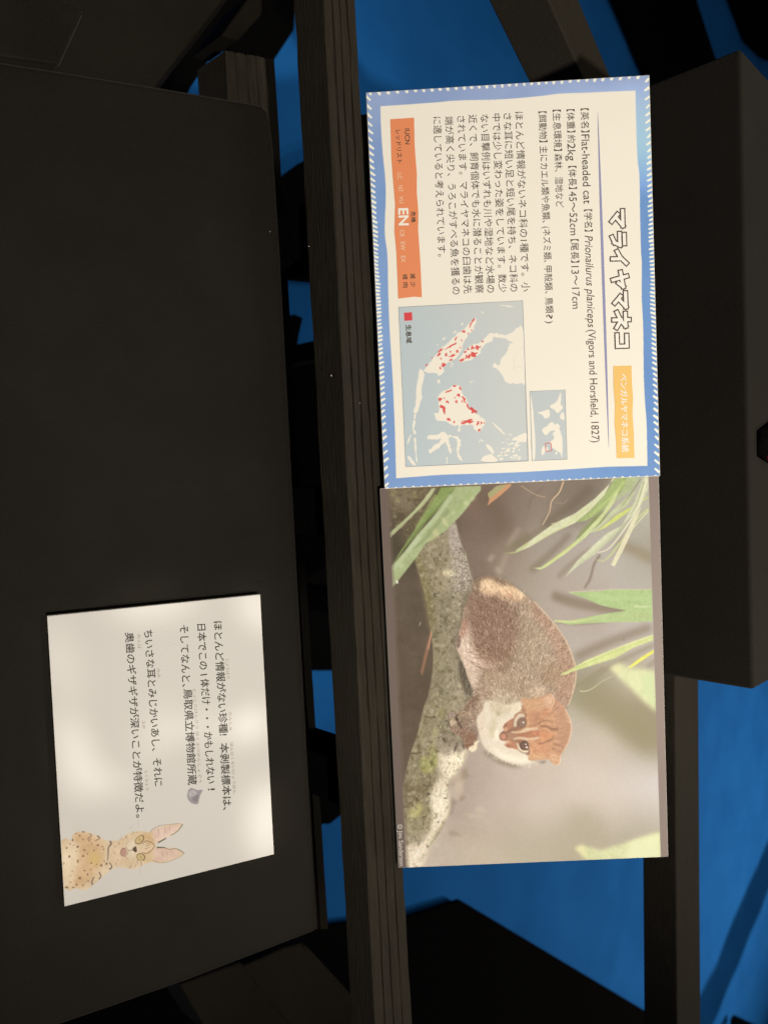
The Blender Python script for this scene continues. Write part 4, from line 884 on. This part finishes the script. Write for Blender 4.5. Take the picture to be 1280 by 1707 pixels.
hs([(960, 1010), (1030, 1060), (1055, 1100)], 1.0, (240, 200, 160), .3, .7)
cv.fill(zh([(740, 1190), (860, 1176), (830, 1215), (780, 1215)]), (126, 112, 98), 1.6, .8)
# face
for q, c, bl, al in [([(262, 755), (245, 690), (285, 640), (385, 580), (400, 700), (350, 760)], (170, 98, 72), .8, .85), ([(240, 700), (285, 645), (300, 670), (270, 715)], (110, 62, 48), .7, .8), ([(262, 950), (300, 915), (420, 920), (445, 1010), (380, 1000), (300, 985)], (184, 106, 78), .8, .85), ([(290, 955), (350, 950), (350, 985), (300, 985)], (140, 76, 58), .8, .8),
        ([(350, 760), (560, 690), (740, 700), (745, 900), (560, 880), (380, 880), (330, 870)], (190, 122, 86), 1.2, .95), ([(365, 790), (560, 770), (740, 750), (740, 830), (560, 840), (380, 850)], (160, 94, 64), 1, .85), ([(300, 770), (420, 770), (420, 870), (300, 880)], (156, 112, 88), 1.2, .8), ([(640, 770), (740, 760), (740, 820), (640, 815)], (196, 106, 72), 1, .8),
        ([(300, 750), (420, 690), (470, 740), (380, 765), (320, 785)], (112, 70, 54), .8, .85), ([(350, 875), (470, 880), (450, 920), (360, 900)], (126, 82, 62), .8, .8)]:
    cv.fill(zh(q), c, bl, al, 3)
CR = (236, 214, 180)
for q in ([(360, 762), (480, 758), (560, 710), (640, 714), (725, 705), (735, 735), (650, 745), (570, 768), (480, 786), (370, 782)], [(385, 862), (480, 838), (560, 850), (640, 860), (745, 838), (742, 868), (640, 888), (560, 885), (480, 868), (400, 880)]):
    cv.fill(zh(q), CR, .5, .95, 3)
cv.fill(zh([(262, 945), (290, 905), (350, 912), (300, 935), (275, 950)]), (226, 190, 158), .6, .8, 3); cv.fill(zh([(250, 720), (290, 700), (310, 740), (265, 755)]), (222, 170, 140), .8, .8, 3)
cv.ell(*zh([(250, 832)])[0], 7.6, 7.4, (126, 76, 60), 0, .6, .95); cv.ell(*zh([(243, 830)])[0], 4.6, 5.4, (206, 134, 112), 0, .6, .95); cv.stroke(zh([(255, 760), (220, 790), (300, 770)]), 2.2, (92, 52, 42), .6, .8)
# eyes
for rim, crescent, cx, cy, rx, ry, rot, gl in [
        ([(362, 690), (372, 590), (420, 505), (500, 470), (560, 530), (582, 610), (575, 680), (530, 725), (460, 745), (400, 720)], [(380, 692), (386, 600), (430, 522), (490, 488), (545, 515), (545, 548), (480, 565), (436, 620), (424, 690), (400, 705)], 505, 638, 9.0, 10.0, .3, [(530, 634, 1.5)]),
        ([(405, 925), (460, 885), (540, 880), (600, 930), (618, 1000), (612, 1060), (600, 1100), (560, 1090), (470, 1055), (425, 985)], [(414, 926), (445, 925), (478, 1000), (530, 1036), (604, 1042), (604, 1072), (530, 1072), (452, 1022)], 543, 960, 8.4, 9.2, .5, [(566, 944, 1.2), (580, 992, 1.7)])]:
    sc_ = lambda Q: [(cx + (x_ - cx) * .9, cy + (y_ - cy) * .9) for x_, y_ in Q]; rim = sc_(rim); crescent = sc_(crescent); rx *= .88; ry *= .88; gl = [(cx + (x_ - cx) * .9, cy + (y_ - cy) * .9, r_ * .9) for x_, y_, r_ in gl]
    cv.fill(zh(rim), (120, 74, 54), 1.0, .9, 3)
    cv.fill(zh(crescent), (238, 224, 196), .8, .97, 3)
    ex, ey = zh([(cx, cy)])[0]
    cv.ell(ex, ey, rx, ry, (92, 66, 54), rot, .7, .98); cv.ell(ex + 1.2, ey + .8, rx * .74, ry * .70, (130, 98, 84), rot, 1.6, .9); cv.ell(ex + 1.4, ey + .4, rx * .36, ry * .42, (98, 72, 64), rot, 1.6, .85)
    for x_, y_, r_ in gl: cv.ell(*zh([(x_, y_)])[0], r_, r_, (252, 240, 226), 0, .2, .95)
hs([(575, 560), (605, 640), (580, 720)], 2.2, (226, 168, 118), .7, .8, (1, .7)); hs([(640, 980), (640, 1050), (620, 1110)], 2.4, (238, 186, 140), .8, .7, (1, .7)); hs([(500, 445), (545, 480), (575, 555)], 2.2, (96, 58, 44), .5, .8, (1, .8)); hs([(612, 1040), (602, 1085), (570, 1100)], 2.0, (96, 58, 44), .5, .8)
for q in ([(300, 900), (380, 1020), (480, 1120)], [(260, 930), (330, 1080), (420, 1240)], [(240, 720), (160, 600), (100, 480)], [(250, 700), (230, 560), (200, 420)], [(500, 1200), (520, 1260)], [(700, 1190), (712, 1226)]): hs(q, .5, (252, 244, 226), .15, .5, (1, .3))
def soften(m, sg, desat=0.0, to=(196, 164, 138)):
    j_, i_ = np.nonzero(m > .02); y0, y1, x0, x1 = max(j_.min() - 6, 0), j_.max() + 7, max(i_.min() - 6, 0), i_.max() + 7
    A = cv.a[y0:y1, x0:x1]; B = np.stack([gblur(A[..., k], sg) for k in range(3)], -1); B = B * (1 - desat) + np.array(to) * desat
    mm = m[y0:y1, x0:x1, None]; cv.a[y0:y1, x0:x1] = A * (1 - mm) + B * mm
soften(hm, 1.4, .34, (186, 156, 132))
cv.hairs(hm, 2600, 3.4, lambda x, y: np.arctan2(y - 1226, x - 850.), 13, 19)
for x_, y_, r_ in ((530, 634, 1.2), (566, 946, 1.0), (578, 988, 1.3)): cv.ell(*zh([(x_, y_)])[0], r_, r_, (252, 240, 226), 0, .2, .9)
def fringe(path, n, L, cols, out, wd=.8, al=.6, spread=2):
    P = spline(path, 10, closed=False)
    for i_ in range(n):
        k = rr.integers(0, len(P) - 1); q0 = P[k] + rr.normal(0, spread, 2); a_ = out + rr.normal(0, .35)
        l_ = L * rr.uniform(.5, 1.3); cv.stroke([q0, q0 + np.array([math.cos(a_), math.sin(a_)]) * l_], wd * rr.uniform(.7, 1.3), cols[i_ % len(cols)], .2, al, 0, (1, .25))
HIP = [(806, 972), (815, 980), (828, 980), (842, 988), (858, 990), (870, 997)]
fringe(HIP, 150, 6, [(252, 228, 194), (224, 186, 148), (164, 126, 100), (250, 222, 186)], 1.7, 1.0, .75, 5)
fringe([(803, 988), (815, 996), (830, 996), (845, 1002), (862, 1003), (874, 1000)], 130, 7, [(150, 118, 96), (176, 142, 116), (232, 200, 164)], -1.5, 1.0, .7, 2.5)
fringe([(888, 1003), (916, 1032), (941, 1066), (955, 1101), (958, 1130)], 90, 4, [(220, 180, 146), (176, 134, 106), (236, 206, 172)], .9, .8, .5, 1.5)
fringe([(812, 1254), (839, 1268), (874, 1275), (895, 1272)], 70, 5, [(250, 240, 220), (226, 210, 186)], 2.0, .8, .6, 1.5)
fringe([(803, 1180), (806, 1200), (800, 1220)], 40, 6, [(226, 208, 186), (206, 184, 160)], 2.6, 1.0, .6, 2)
fringe([(868, 1168), (850, 1178), (835, 1178), (815, 1172)], 70, 7, [(232, 216, 190), (186, 166, 140), (214, 194, 166)], 1.7, 1.0, .6, 3)
fringe([(870, 1164), (890, 1163), (908, 1159)], 40, 4, [(214, 164, 122), (168, 128, 100)], -1.2, .8, .5, 1.5)
fringe([(790, 985), (782, 1010), (776, 1035), (768, 1058)], 50, 5, [(130, 102, 86), (170, 138, 116)], 2.2, .9, .5, 1.5)
fringe([(770, 1090), (784, 1130), (790, 1156)], 40, 6, [(230, 208, 188), (200, 176, 156)], 2.2, .9, .5, 1.5)
fringe([(940, 1190), (951, 1212), (946, 1240)], 40, 3, [(250, 228, 200), (200, 150, 120)], 0.1, .8, .5, 1)
for c_ in ((866, 1215), (868, 1246)): fringe([(c_[0] + 16, c_[1] - 16), (c_[0] + 22, c_[1]), (c_[0] + 16, c_[1] + 14)], 40, 5, [(226, 170, 124), (176, 112, 78), (240, 198, 152)], .1 if c_[1] < 1230 else -.1, .9, .5, 3)
# ---- leaves in front
z6 = lambda P: Z(P, 860, 790, 4.877); z7 = lambda P: Z(P, 900, 1040, 4.164); z8 = lambda P: Z(P, 640, 800, 8.0)
def leaf(pts, c, hi, bl=.5, sm=3, lines=(), sd=0):
    cv.fill(pts, c, bl, .97, sm); m_, _ = cv.mask(pts, bl, sm)
    cv.a += (m_ * (cloud * 6 + fine * 4))[..., None]
    for q, wd, cc, al in lines: m2 = Canvas.mask; cv.stroke(q, wd, cc, .9, al, 6, (1, .5))
GL = (188, 200, 138); GG = (158, 176, 112); GP = (214, 216, 178); GD = (110, 124, 70)
leaf(z6([(770, 20), (800, 40), (640, 200), (480, 320), (300, 408), (120, 538), (0, 618), (0, 640), (110, 595), (300, 478), (480, 398), (600, 300), (720, 170), (790, 20)]), GP, 0, .5, 0, [(z6([(600, 260), (400, 420), (150, 560)]), 3, (200, 208, 140), .6)])
leaf(z6([(800, 40), (920, 20), (860, 140), (760, 240), (660, 330), (560, 382), (480, 395), (600, 300), (720, 170)]), GG, 0, .7, 0, [(z6([(880, 60), (760, 200), (600, 340)]), 5, (190, 204, 130), .6)])
leaf(z6([(900, 20), (1000, 20), (940, 130), (840, 200), (760, 260), (860, 150)]), (176, 186, 140), 0, .8, 0)
leaf(z6([(760, 280), (700, 400), (560, 500), (470, 560), (520, 470), (640, 340)]), (126, 136, 84), 0, 2.2, 0)
leaf(z6([(845, 100), (800, 230), (690, 380), (560, 520), (400, 650), (240, 760), (200, 778), (135, 765), (200, 760), (300, 690), (430, 600), (560, 470), (700, 320), (800, 160)]), (198, 208, 150), 0, .5, 0, [(z6([(480, 560), (350, 660), (230, 755)]), 4, (206, 214, 120), .6)])
leaf(z6([(980, 130), (900, 260), (800, 330), (700, 420), (640, 470), (580, 485), (680, 410), (780, 300), (900, 190)]), (190, 196, 156), 0, .8, 0)
leaf(z6([(1075, 190), (960, 270), (830, 370), (720, 440), (640, 472), (700, 430), (820, 330), (930, 270), (1075, 180)]), (204, 212, 118), 0, .5, 0)
leaf(z6([(1075, 20), (1075, 120), (1000, 280), (880, 400), (800, 500), (640, 650), (500, 750), (395, 840), (500, 700), (640, 570), (740, 480), (860, 420), (960, 230), (1040, 20)]), (206, 208, 176), 0, .6, 0, [(z6([(900, 400), (700, 580), (520, 730)]), 5, (178, 186, 146), .6)])
for q, wd, c in [([(1060, 40), (1000, 250), (900, 420), (760, 600), (660, 640)], 4, (226, 222, 192)), ([(1075, 280), (960, 390), (860, 540), (740, 690), (650, 700)], 3, (196, 202, 140)), ([(1010, 40), (940, 150), (860, 260)], 2, (128, 140, 92)), ([(1040, 60), (980, 240), (930, 330)], 1.6, (150, 158, 110)), ([(1075, 300), (1000, 380), (930, 470)], 3, (214, 214, 170)), ([(840, 560), (760, 660), (700, 720)], 2, (188, 198, 140))]:
    cv.stroke(z6(q), wd, c, .4, .9, 6, (1, .4))
leaf(z6([(1020, 260), (960, 420), (880, 600), (800, 752), (768, 742), (850, 570), (950, 360)]), (220, 214, 180), 0, .4, 0)
leaf(z6([(420, 962), (640, 958), (780, 938), (1000, 940), (1102, 940), (1105, 1120), (900, 1112), (760, 1085), (680, 1065), (560, 1012)]), (164, 190, 126), 0, .6, 0, [(z6([(600, 975), (800, 1010), (1090, 1010)]), 12, (176, 200, 138), .5), (z6([(960, 1075), (1020, 1080), (1095, 1078)]), 3, (218, 222, 180), .7), (z6([(430, 962), (780, 940), (1095, 942)]), 1.4, (222, 214, 174), .7)])
leaf(z6([(300, 1192), (430, 1196), (560, 1168), (760, 1132), (900, 1112), (1105, 1110), (1108, 1198), (940, 1206), (780, 1206), (600, 1214), (430, 1226)]), (170, 192, 130), 0, .6, 0, [(z6([(310, 1196), (480, 1200), (620, 1176)]), 3.4, (212, 214, 146), .8)])
leaf(z6([(350, 1635), (440, 1590), (560, 1520), (760, 1440), (960, 1360), (1112, 1308), (1114, 1352), (960, 1410), (800, 1500), (640, 1550), (480, 1600), (400, 1632)]), (204, 212, 140), 0, .6, 0, [(z6([(480, 1580), (760, 1460), (1100, 1330)]), 2, (166, 184, 106), .6), (z6([(1110, 1312), (800, 1420), (560, 1525)]), 1.6, (228, 228, 172), .7)])
leaf(z6([(904, 1575), (1000, 1500), (1117, 1428), (1118, 1455), (1020, 1520), (930, 1582)]), (226, 224, 92), 0, .5, 0)
leaf(z7([(485, 300), (540, 270), (620, 300), (800, 330), (810, 615), (720, 540), (640, 460), (560, 390)]), (212, 216, 166), 0, 4, 0); cv.fill(z7([(700, 340), (800, 340), (805, 590), (720, 500)]), (196, 212, 160), 4, .7); cv.fill(z7([(480, 310), (560, 280), (560, 350)]), (226, 220, 170), 3, .7)
cv.stroke(z7([(275, 465), (310, 468), (360, 450), (420, 405), (500, 362)]), 1.6, (216, 216, 176), .4, .9, 6, (1, .3)); cv.stroke(z7([(250, 440), (350, 360), (440, 300)]), 3, (130, 118, 92), 1.4, .6)
leaf(z7([(235, 1555), (280, 1535), (420, 1570), (560, 1530), (700, 1480), (840, 1440), (840, 1640), (320, 1645), (290, 1600)]), (214, 216, 168), 0, 3, 0); cv.fill(z7([(600, 1600), (620, 1520), (830, 1460), (835, 1630), (600, 1640)]), (228, 230, 186), 3.5, .8); cv.fill(z7([(245, 1550), (300, 1545), (330, 1620), (290, 1610)]), (232, 222, 170), 3, .8)
cv.stroke(z6([(385, 60), (350, 150), (290, 220), (270, 310), (215, 415)]), 2.2, (222, 188, 156), .3, .95, 6, (1, .6)); cv.stroke(z6([(40, 95), (150, 165), (240, 190)]), 1.6, (188, 160, 136), .5, .8)
cv.stroke(z6([(310, 230), (380, 240), (420, 200)]), 2, (160, 142, 122), .8, .6); cv.stroke(z6([(285, 405), (340, 400)]), 1.5, (212, 200, 160), .4, .8)
cv.stroke(z5([(1090, 600), (1180, 590), (1280, 520)]), 3, (186, 192, 132), .5, .9, 6, (.4, 1)); cv.stroke(z5([(1080, 590), (1180, 530), (1290, 450)]), 12, (122, 112, 86), 2.5, .6)
leaf(z8([(75, 705), (240, 560), (400, 410), (520, 270), (640, 110), (690, 110), (620, 230), (520, 350), (420, 440), (240, 620), (85, 772)]), (184, 190, 146), 0, .6, 0, [(z8([(640, 150), (480, 340), (300, 530)]), 2, (206, 206, 166), .6)])
leaf(z8([(100, 1150), (240, 920), (400, 680), (480, 540), (640, 330), (760, 100), (980, 90), (860, 260), (700, 420), (560, 560), (420, 740), (240, 960)]), (142, 160, 96), 0, .7, 0, [(z8([(700, 200), (560, 430), (430, 640)]), 8, (154, 172, 104), .6), (z8([(960, 110), (720, 370), (560, 550), (430, 690), (250, 950)]), 2.2, (84, 100, 56), .7)])
leaf(z8([(100, 1150), (300, 920), (440, 730), (600, 560), (740, 400), (960, 90), (1290, 80), (1290, 140), (1200, 240), (1110, 370), (1000, 500), (950, 545), (820, 680), (700, 760), (560, 850), (480, 960), (420, 1050), (300, 1200), (200, 1330), (112, 1435)]), (172, 184, 136), 0, .8, 0,
     [(z8([(900, 200), (700, 480), (500, 720), (300, 960)]), 9, (196, 206, 168), .55), (z8([(860, 400), (700, 600), (560, 770), (420, 900)]), 7, (136, 148, 104), .55), (z8([(480, 760), (300, 980), (120, 1200)]), 8, (200, 210, 172), .5), (z8([(1180, 150), (980, 400), (880, 520)]), 10, (160, 178, 118), .5)])
for x, y, rx, ry, c in ((1095, 310, 4.2, 4, (208, 212, 166)), (920, 440, 4, 3.4, (196, 204, 160)), (810, 560, 3.5, 9, (208, 206, 156)), (690, 710, 5, 7, (204, 200, 150)), (1180, 250, 5, 3, (196, 202, 150)), (230, 1150, 4, 3, (204, 214, 172)), (640, 790, 7, 3, (192, 186, 136))): cv.ell(*z8([(x, y)])[0], rx, ry, c, -.5, 2, .75)
cv.fill(z8([(155, 1345), (185, 1340), (190, 1380), (170, 1385)]), (240, 236, 220), .3, .95)
# dark margins of the print
L0, L1 = np.array((646.3, 812.)), np.array((677.2, 1452.)); R0, R1 = np.array((1080.2, 790.)), np.array((1101, 1436.))
mg, _ = cv.mask([(600, 780), (645, 780), tuple(L0), tuple(L1), (677.5, 1470), (600, 1470)], .35)
put(mg, (112, 97, 89)); cv.fill([(646, 812), (650, 812), (682, 1452), (677, 1452)], (118, 104, 92), .8, .4)
mg, _ = cv.mask([tuple(R0), (1130, 780), (1130, 1460), tuple(R1)], .35); put(mg, (138, 122, 115))
cv.a += fnoise(cv.h, cv.w, ((1.4, .8),), 77)[..., None] * 1.5
haze = np.clip((cv.X - 640) / 460, 0, 1)[..., None]
sheet('photograph', cv, PL_PHO, P_PHO, A_PHO, B_PHO, .0003, PW - .0003, .0003, PH - .0003, 920, 655, .00012, M_PHOTO, pho)
text('credit_line', PL_PHO, [('©', (666.4, 1374), (666.8, 1382), {'size': 11, 'mid': 'box'}), ('Jim Sanderson', (667.2, 1384.5), (669.6, 1443.5), {'size': 11, 'mid': .33})], .0003, M_GREY, pho, fat_=.008)

# ================================================================== white card on the table
card = panel_board('caption_card', PL_CARD, P_CARD, A_CARD, B_CARD, .2055, .1515, .005, M_BOARD)
tag(card, 'white caption card with handwritten lines and a drawn serval on the black table', 'card')
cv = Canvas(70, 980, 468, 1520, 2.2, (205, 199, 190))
zs = lambda P: Z(P, 70, 1340, 4.923); zf = lambda P: Z(P, 190, 1350, 9.846)
sv = [(150, 305), (240, 300), (250, 260), (290, 232), (350, 228), (400, 240), (470, 270), (530, 300), (560, 305), (640, 295), (690, 255), (750, 228), (830, 225), (890, 235), (925, 205), (1000, 180), (1080, 165), (1155, 160), (1120, 215), (1060, 260), (1000, 292), (945, 322), (932, 345), (950, 352), (1000, 356), (1080, 362), (1130, 378), (1170, 406), (1120, 440), (1050, 470), (970, 488), (900, 478), (850, 495), (800, 520), (770, 535), (700, 530), (640, 520), (590, 530), (560, 550), (490, 610), (430, 660), (380, 700), (330, 710), (280, 692), (175, 690)]
sm_, _ = cv.mask(zs(sv), .4, 2); sn = fnoise(cv.h, cv.w, ((40, .6), (14, .4), (5, .3)), 41)
def sput(m, c): cv.a[:] = cv.a * (1 - m[..., None]) + np.asarray(c, float) * m[..., None]
sput(sm_, (214, 190, 158))
for q, c, bl, al in [([(260, 250), (350, 240), (480, 300), (500, 400), (480, 520), (400, 620), (300, 690), (250, 640), (300, 480), (300, 350)], (206, 168, 126), 4, .8), ([(160, 330), (280, 340), (300, 480), (260, 620), (180, 640)], (220, 198, 166), 4, .8), ([(400, 400), (480, 420), (470, 500), (400, 500)], (218, 190, 120), 4, .6),
        ([(560, 310), (680, 270), (720, 400), (680, 510), (560, 520)], (212, 186, 154), 3, .8), ([(690, 330), (760, 300), (780, 350), (770, 420), (730, 460), (690, 430)], (222, 206, 180), 3, .9), ([(830, 235), (910, 230), (930, 340), (850, 320)], (206, 174, 132), 3, .8), ([(830, 400), (930, 360), (910, 470), (840, 480)], (208, 180, 140), 3, .8),
        ([(910, 225), (1000, 190), (1130, 172), (1090, 230), (950, 310), (920, 300)], (214, 184, 168), 1.5, .95), ([(925, 365), (1040, 370), (1150, 405), (1050, 460), (930, 475), (915, 420)], (214, 184, 166), 1.5, .95)]:
    m_, _ = cv.mask(zs(q), bl, 2); sput(m_ * al * sm_, c)
cv.a += (sm_ * sn * 7)[..., None] * np.array([1, 1.1, 1.3])
DB = (92, 66, 44)
for i_, (x, y, rx, ry, ro) in enumerate([(205, 362, 7, 10, .3), (296, 352, 9, 10, 0), (348, 380, 12, 7, .2), (340, 428, 8, 10, 0), (228, 432, 7, 11, .3), (296, 474, 8, 16, 0), (312, 610, 12, 12, 0), (376, 580, 7, 8, 0), (380, 634, 8, 6, 0), (338, 668, 6, 7, 0), (286, 664, 6, 8, 0), (236, 644, 9, 5, 0), (204, 686, 16, 9, .1), (260, 686, 12, 4, .2), (252, 554, 5, 5, 0), (182, 490, 5, 9, 0),
        (460, 340, 9, 7, 0), (500, 352, 5, 9, .3), (508, 374, 5, 7, 0), (430, 384, 5, 6, 0), (376, 412, 7, 8, .4), (490, 505, 10, 11, 0), (532, 492, 7, 10, 0), (512, 470, 6, 5, 0), (450, 496, 9, 5, .8), (408, 486, 7, 6, 0), (404, 538, 7, 6, 0), (312, 262, 7, 6, 0), (342, 230, 12, 5, 0), (340, 292, 6, 8, 0), (282, 244, 6, 6, 0), (254, 296, 6, 12, 0), (380, 340, 5, 5, 0), (410, 330, 5, 5, 0), (232, 330, 8, 4, 0), (284, 390, 8, 4, -.6), (262, 340, 5, 4, 0), (352, 548, 8, 5, 0), (238, 592, 5, 6, 0), (400, 290, 5, 6, 0)]):
    cv.fill(zs(rag(x, y, rx, ry, ro, i_ + 5, 10, .3)), [(112, 84, 58), (86, 66, 54), (140, 104, 72)][i_ % 3], .25, .85)
for q, wd, tp in [([(390, 245), (410, 262), (380, 285), (395, 310)], 4, (.6, .6)), ([(455, 262), (475, 280), (440, 305)], 4, (1, .4)), ([(470, 560), (485, 590), (470, 620)], 5, (.7, .6)), ([(430, 600), (412, 640), (418, 665)], 5, (.6, .8)), ([(560, 305), (570, 330), (548, 360), (545, 420), (540, 465)], 5, (1, .4)), ([(555, 480), (575, 515), (555, 540)], 5, (.4, 1))]:
    cv.stroke(zs(q), wd / 1.6, (104, 86, 76), .3, .85, 6, tp)
for i_ in range(46):                       # short marks on cheek and neck
    a_, b_ = [(640, 310), (600, 350), (590, 400), (660, 290), (700, 262), (620, 460), (610, 490), (720, 520), (740, 512), (770, 500), (690, 280), (560, 330), (780, 235), (740, 238)][i_ % 14]
    x, y = a_ + rr.normal(0, 8), b_ + rr.normal(0, 7); cv.stroke(zs([(x, y), (x - rr.uniform(3, 10), y + rr.uniform(6, 16))]), .9, (116, 88, 62), .2, .6, 0, (1, .3))
for e in ([(350, 545), (400, 560), (460, 535), (490, 480), (480, 420), (440, 420), (400, 450), (365, 480)], [(375, 770), (390, 735), (440, 718), (490, 735), (510, 780), (485, 830), (440, 820), (400, 830)]):
    cv.fill(zf(e), (194, 170, 116), .4, .9, 3); cv.stroke(zf(e + e[:1]), .9, (112, 84, 50), .15, .9)
for q, wd, tp in [([(360, 545), (420, 560), (480, 500), (490, 440), (468, 418)], 1.5, (.6, 1)), ([(380, 745), (430, 716), (490, 740), (508, 790), (485, 832)], 1.5, (.6, 1)), ([(470, 562), (530, 512), (600, 530), (668, 590), (610, 675), (545, 716), (470, 698)], 1.2, (.8, .8)), ([(520, 600), (560, 585), (600, 575)], .8, (1, .5)), ([(510, 640), (560, 625), (590, 600)], .8, (1, .5)), ([(540, 560), (580, 548)], .6, (1, .5)),
        ([(300, 660), (240, 670)], 1.0, (1, .8)), ([(240, 672), (215, 625), (200, 590), (225, 530), (250, 510)], .7, (1, .4)), ([(240, 675), (225, 720), (200, 770), (250, 825)], .7, (1, .4)), ([(440, 850), (455, 890), (440, 930)], 1.2, (1, .4)), ([(380, 835), (400, 900)], .8, (1, .4)), ([(600, 370), (650, 310), (760, 262), (900, 240), (1080, 225)], .7, (1, .6)), ([(640, 830), (760, 868), (900, 850), (1050, 790), (1150, 725)], .6, (1, .6)),
        ([(730, 320), (740, 400), (720, 440)], .6, (1, .3)), ([(830, 290), (845, 360), (820, 420)], .6, (1, .3)), ([(920, 270), (910, 340)], .6, (1, .3)), ([(790, 700), (800, 760)], .6, (1, .3)), ([(870, 700), (880, 750)], .6, (1, .3)), ([(400, 160), (405, 300)], .35, (1, .4)), ([(260, 320), (290, 270), (320, 310)], .35, (1, .4)), ([(435, 960), (430, 1040)], .35, (1, .4))]:
    cv.stroke(zf(q), wd, DB, .15, .85, 6, tp)
for q, wd, tp in [([(725, 540), (780, 510), (835, 480), (860, 462)], 2.4, (1, .7)), ([(930, 420), (1000, 385), (1070, 325), (1130, 235)], 1.3, (.6, 1)), ([(708, 620), (770, 618), (840, 622)], 2.6, (1, .7)), ([(840, 622), (920, 650), (1000, 636), (1090, 665), (1158, 715)], 1.1, (.6, 1))]:
    cv.stroke(zf(q), wd, (78, 72, 60), .2, .9, 6, tp)
cv.fill(zf([(305, 655), (330, 615), (365, 600), (378, 640), (378, 690), (350, 697)]), (74, 54, 40), .2, .95, 2); cv.ell(*zf([(165, 690)])[0], 5.2, 7.2, (180, 136, 122), .1, .3, .95)
cv.stroke(zf([(190, 630), (140, 640), (112, 695), (130, 750), (190, 765)]), .9, (110, 74, 62), .2, .85)
for x, y in ((430, 490), (450, 768)): cv.ell(*zf([(x, y)])[0], 1.2, 1.2, (96, 72, 44), 0, .2, .8); cv.ell(*zf([(x + 12, y - 6)])[0], .7, .7, (250, 244, 230), 0, .1, .9)
zi = lambda P: Z(P, 190, 1010, 4.614)
cv.fill(zi([(565, 1455), (575, 1415), (600, 1400), (645, 1418), (685, 1414), (668, 1448), (655, 1488), (645, 1526), (600, 1518), (572, 1490)]), (142, 134, 138), .5, .95, 2); cv.fill(zi([(575, 1440), (610, 1415), (640, 1440), (620, 1480), (590, 1480)]), (184, 178, 178), 1.2, .8, 2); cv.fill(zi([(600, 1470), (650, 1450), (645, 1500), (610, 1500)]), (116, 108, 114), 1, .7, 2)
cv.ell(*zi([(605, 1445)])[0], .9, 1.4, (120, 104, 120), 0, .2, .8); cv.ell(*zi([(598, 1472)])[0], .9, 1.2, (120, 104, 120), 0, .2, .8)
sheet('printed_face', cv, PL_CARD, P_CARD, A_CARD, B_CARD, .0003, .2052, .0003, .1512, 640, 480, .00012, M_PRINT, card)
HS = 16.2
text('handwriting', PL_CARD, [
    ('ほとんど情報がない珍種!', (363.2, 1036), (373.2, 1226)), ('本剥製標本は、', (373.6, 1239), (379.4, 1350)), ('日本でこの', (335.8, 1040.5), (339.6, 1116)), ('I', (340.2, 1124), (340.4, 1125.6), {'vs': .95, 'mid': .36}), ('体だけ・・・かもしれない', (341.4, 1132), (352.4, 1306)), ('!', (353.2, 1314.5), (353.4, 1317.5)),
    ('そしてなんと、', (307, 1042.5), (311, 1145)), ('鳥取県立博物館所蔵', (313.2, 1148.5), (321.2, 1308.5)), ('ちいさな耳とみじかいあし、それに', (247.4, 1050.5), (265, 1310)), ('奥歯のギザギザが深いことが特徴だよ。', (216, 1054.5), (234.4, 1363))], .0003, M_INKB, card, fat_=.013, size=HS)
for sg_ in [('じょうほう', (379.4, 1099), (380.6, 1131)), ('ちんしゅ', (384, 1187), (385.4, 1218)), ('ほんはくせいひょうほん', (386.2, 1238), (391.6, 1323)), ('とっとりけんりつ', (324.2, 1149), (329, 1215)), ('はくぶつかんしょぞう', (329.4, 1220), (334.2, 1305)), ('みみ', (264.6, 1114), (265.4, 1130)),
    ('おくば', (232, 1058), (233.2, 1081.5)), ('ふか', (239.6, 1201), (240.4, 1215)), ('とくちょう', (244, 1285), (246.2, 1317))]:
    text('reading_aid', PL_CARD, [sg_], .0003, M_RUBY, card, size=6.2)

# ================================================================== small things
# dark gloss red object standing on the plinth at the edge of the view
PT = Plane((0, 0, float(zt)), (0, 0, 1))
c = PT.at(1287, 738)
M_RED = mat_plain('deep_red_gloss', (.11, .003, .01), .1, .6)
orn = empty('red_ornament', c)
tag(orn, 'glossy dark red knob in a black collar at the very edge of the plinth top', 'ornament')
def lathe(name, prof, mat, parent, ctr, sx=1, sy=1, n=28):
    V = []; Fc = []
    for r, zz in prof:
        for k in range(n): V.append((ctr[0] + sx * r * math.cos(2 * math.pi * k / n), ctr[1] + sy * r * math.sin(2 * math.pi * k / n), ctr[2] + zz))
    for a_ in range(len(prof) - 1):
        for k in range(n): Fc.append([a_ * n + k, a_ * n + (k + 1) % n, (a_ + 1) * n + (k + 1) % n, (a_ + 1) * n + k])
    Fc.append(list(range(n))[::-1]); Fc.append([(len(prof) - 1) * n + k for k in range(n)])
    return mesh_obj(name, V, Fc, mat, parent, smooth=True)
lathe('collar', [(.022, 0), (.022, .003), (.019, .006), (.012, .007)], M_BLACK, orn, c, .85, 2.0, 6)
k_ = PT.at(1273, 754); k_[2] += .002
lathe('knob', [(.006, 0), (.0072, .003), (.0072, .007), (.0055, .0098), (.003, .0108), (.0005, .011)], M_RED, orn, k_, 1.1, 1.4)
# flecks of lint
fl_ = [(450, 386, TABLE, .0006, .8), (552, 626, RT, -.004, .9), (600, 672, RT, .0008, .6), (515, 411, RT, -.003, .6)]
for k, (x, y, pl, h, s) in enumerate(fl_):
    c = pl.at(x, y, h); r = .00055 * s
    P = [c + np.array([math.cos(t) * r * (1 + .5 * math.sin(3 * t + k)), math.sin(t) * r * .7, 0]) for t in np.linspace(0, 2 * math.pi, 8)[:-1]]
    o = prism('lint_fleck', P, (0, 0, r * .7), M_FLECK, loc=c)
    tag(o, 'tiny white fleck of lint on black cloth or timber beside the gap', 'lint', 'flecks of lint')
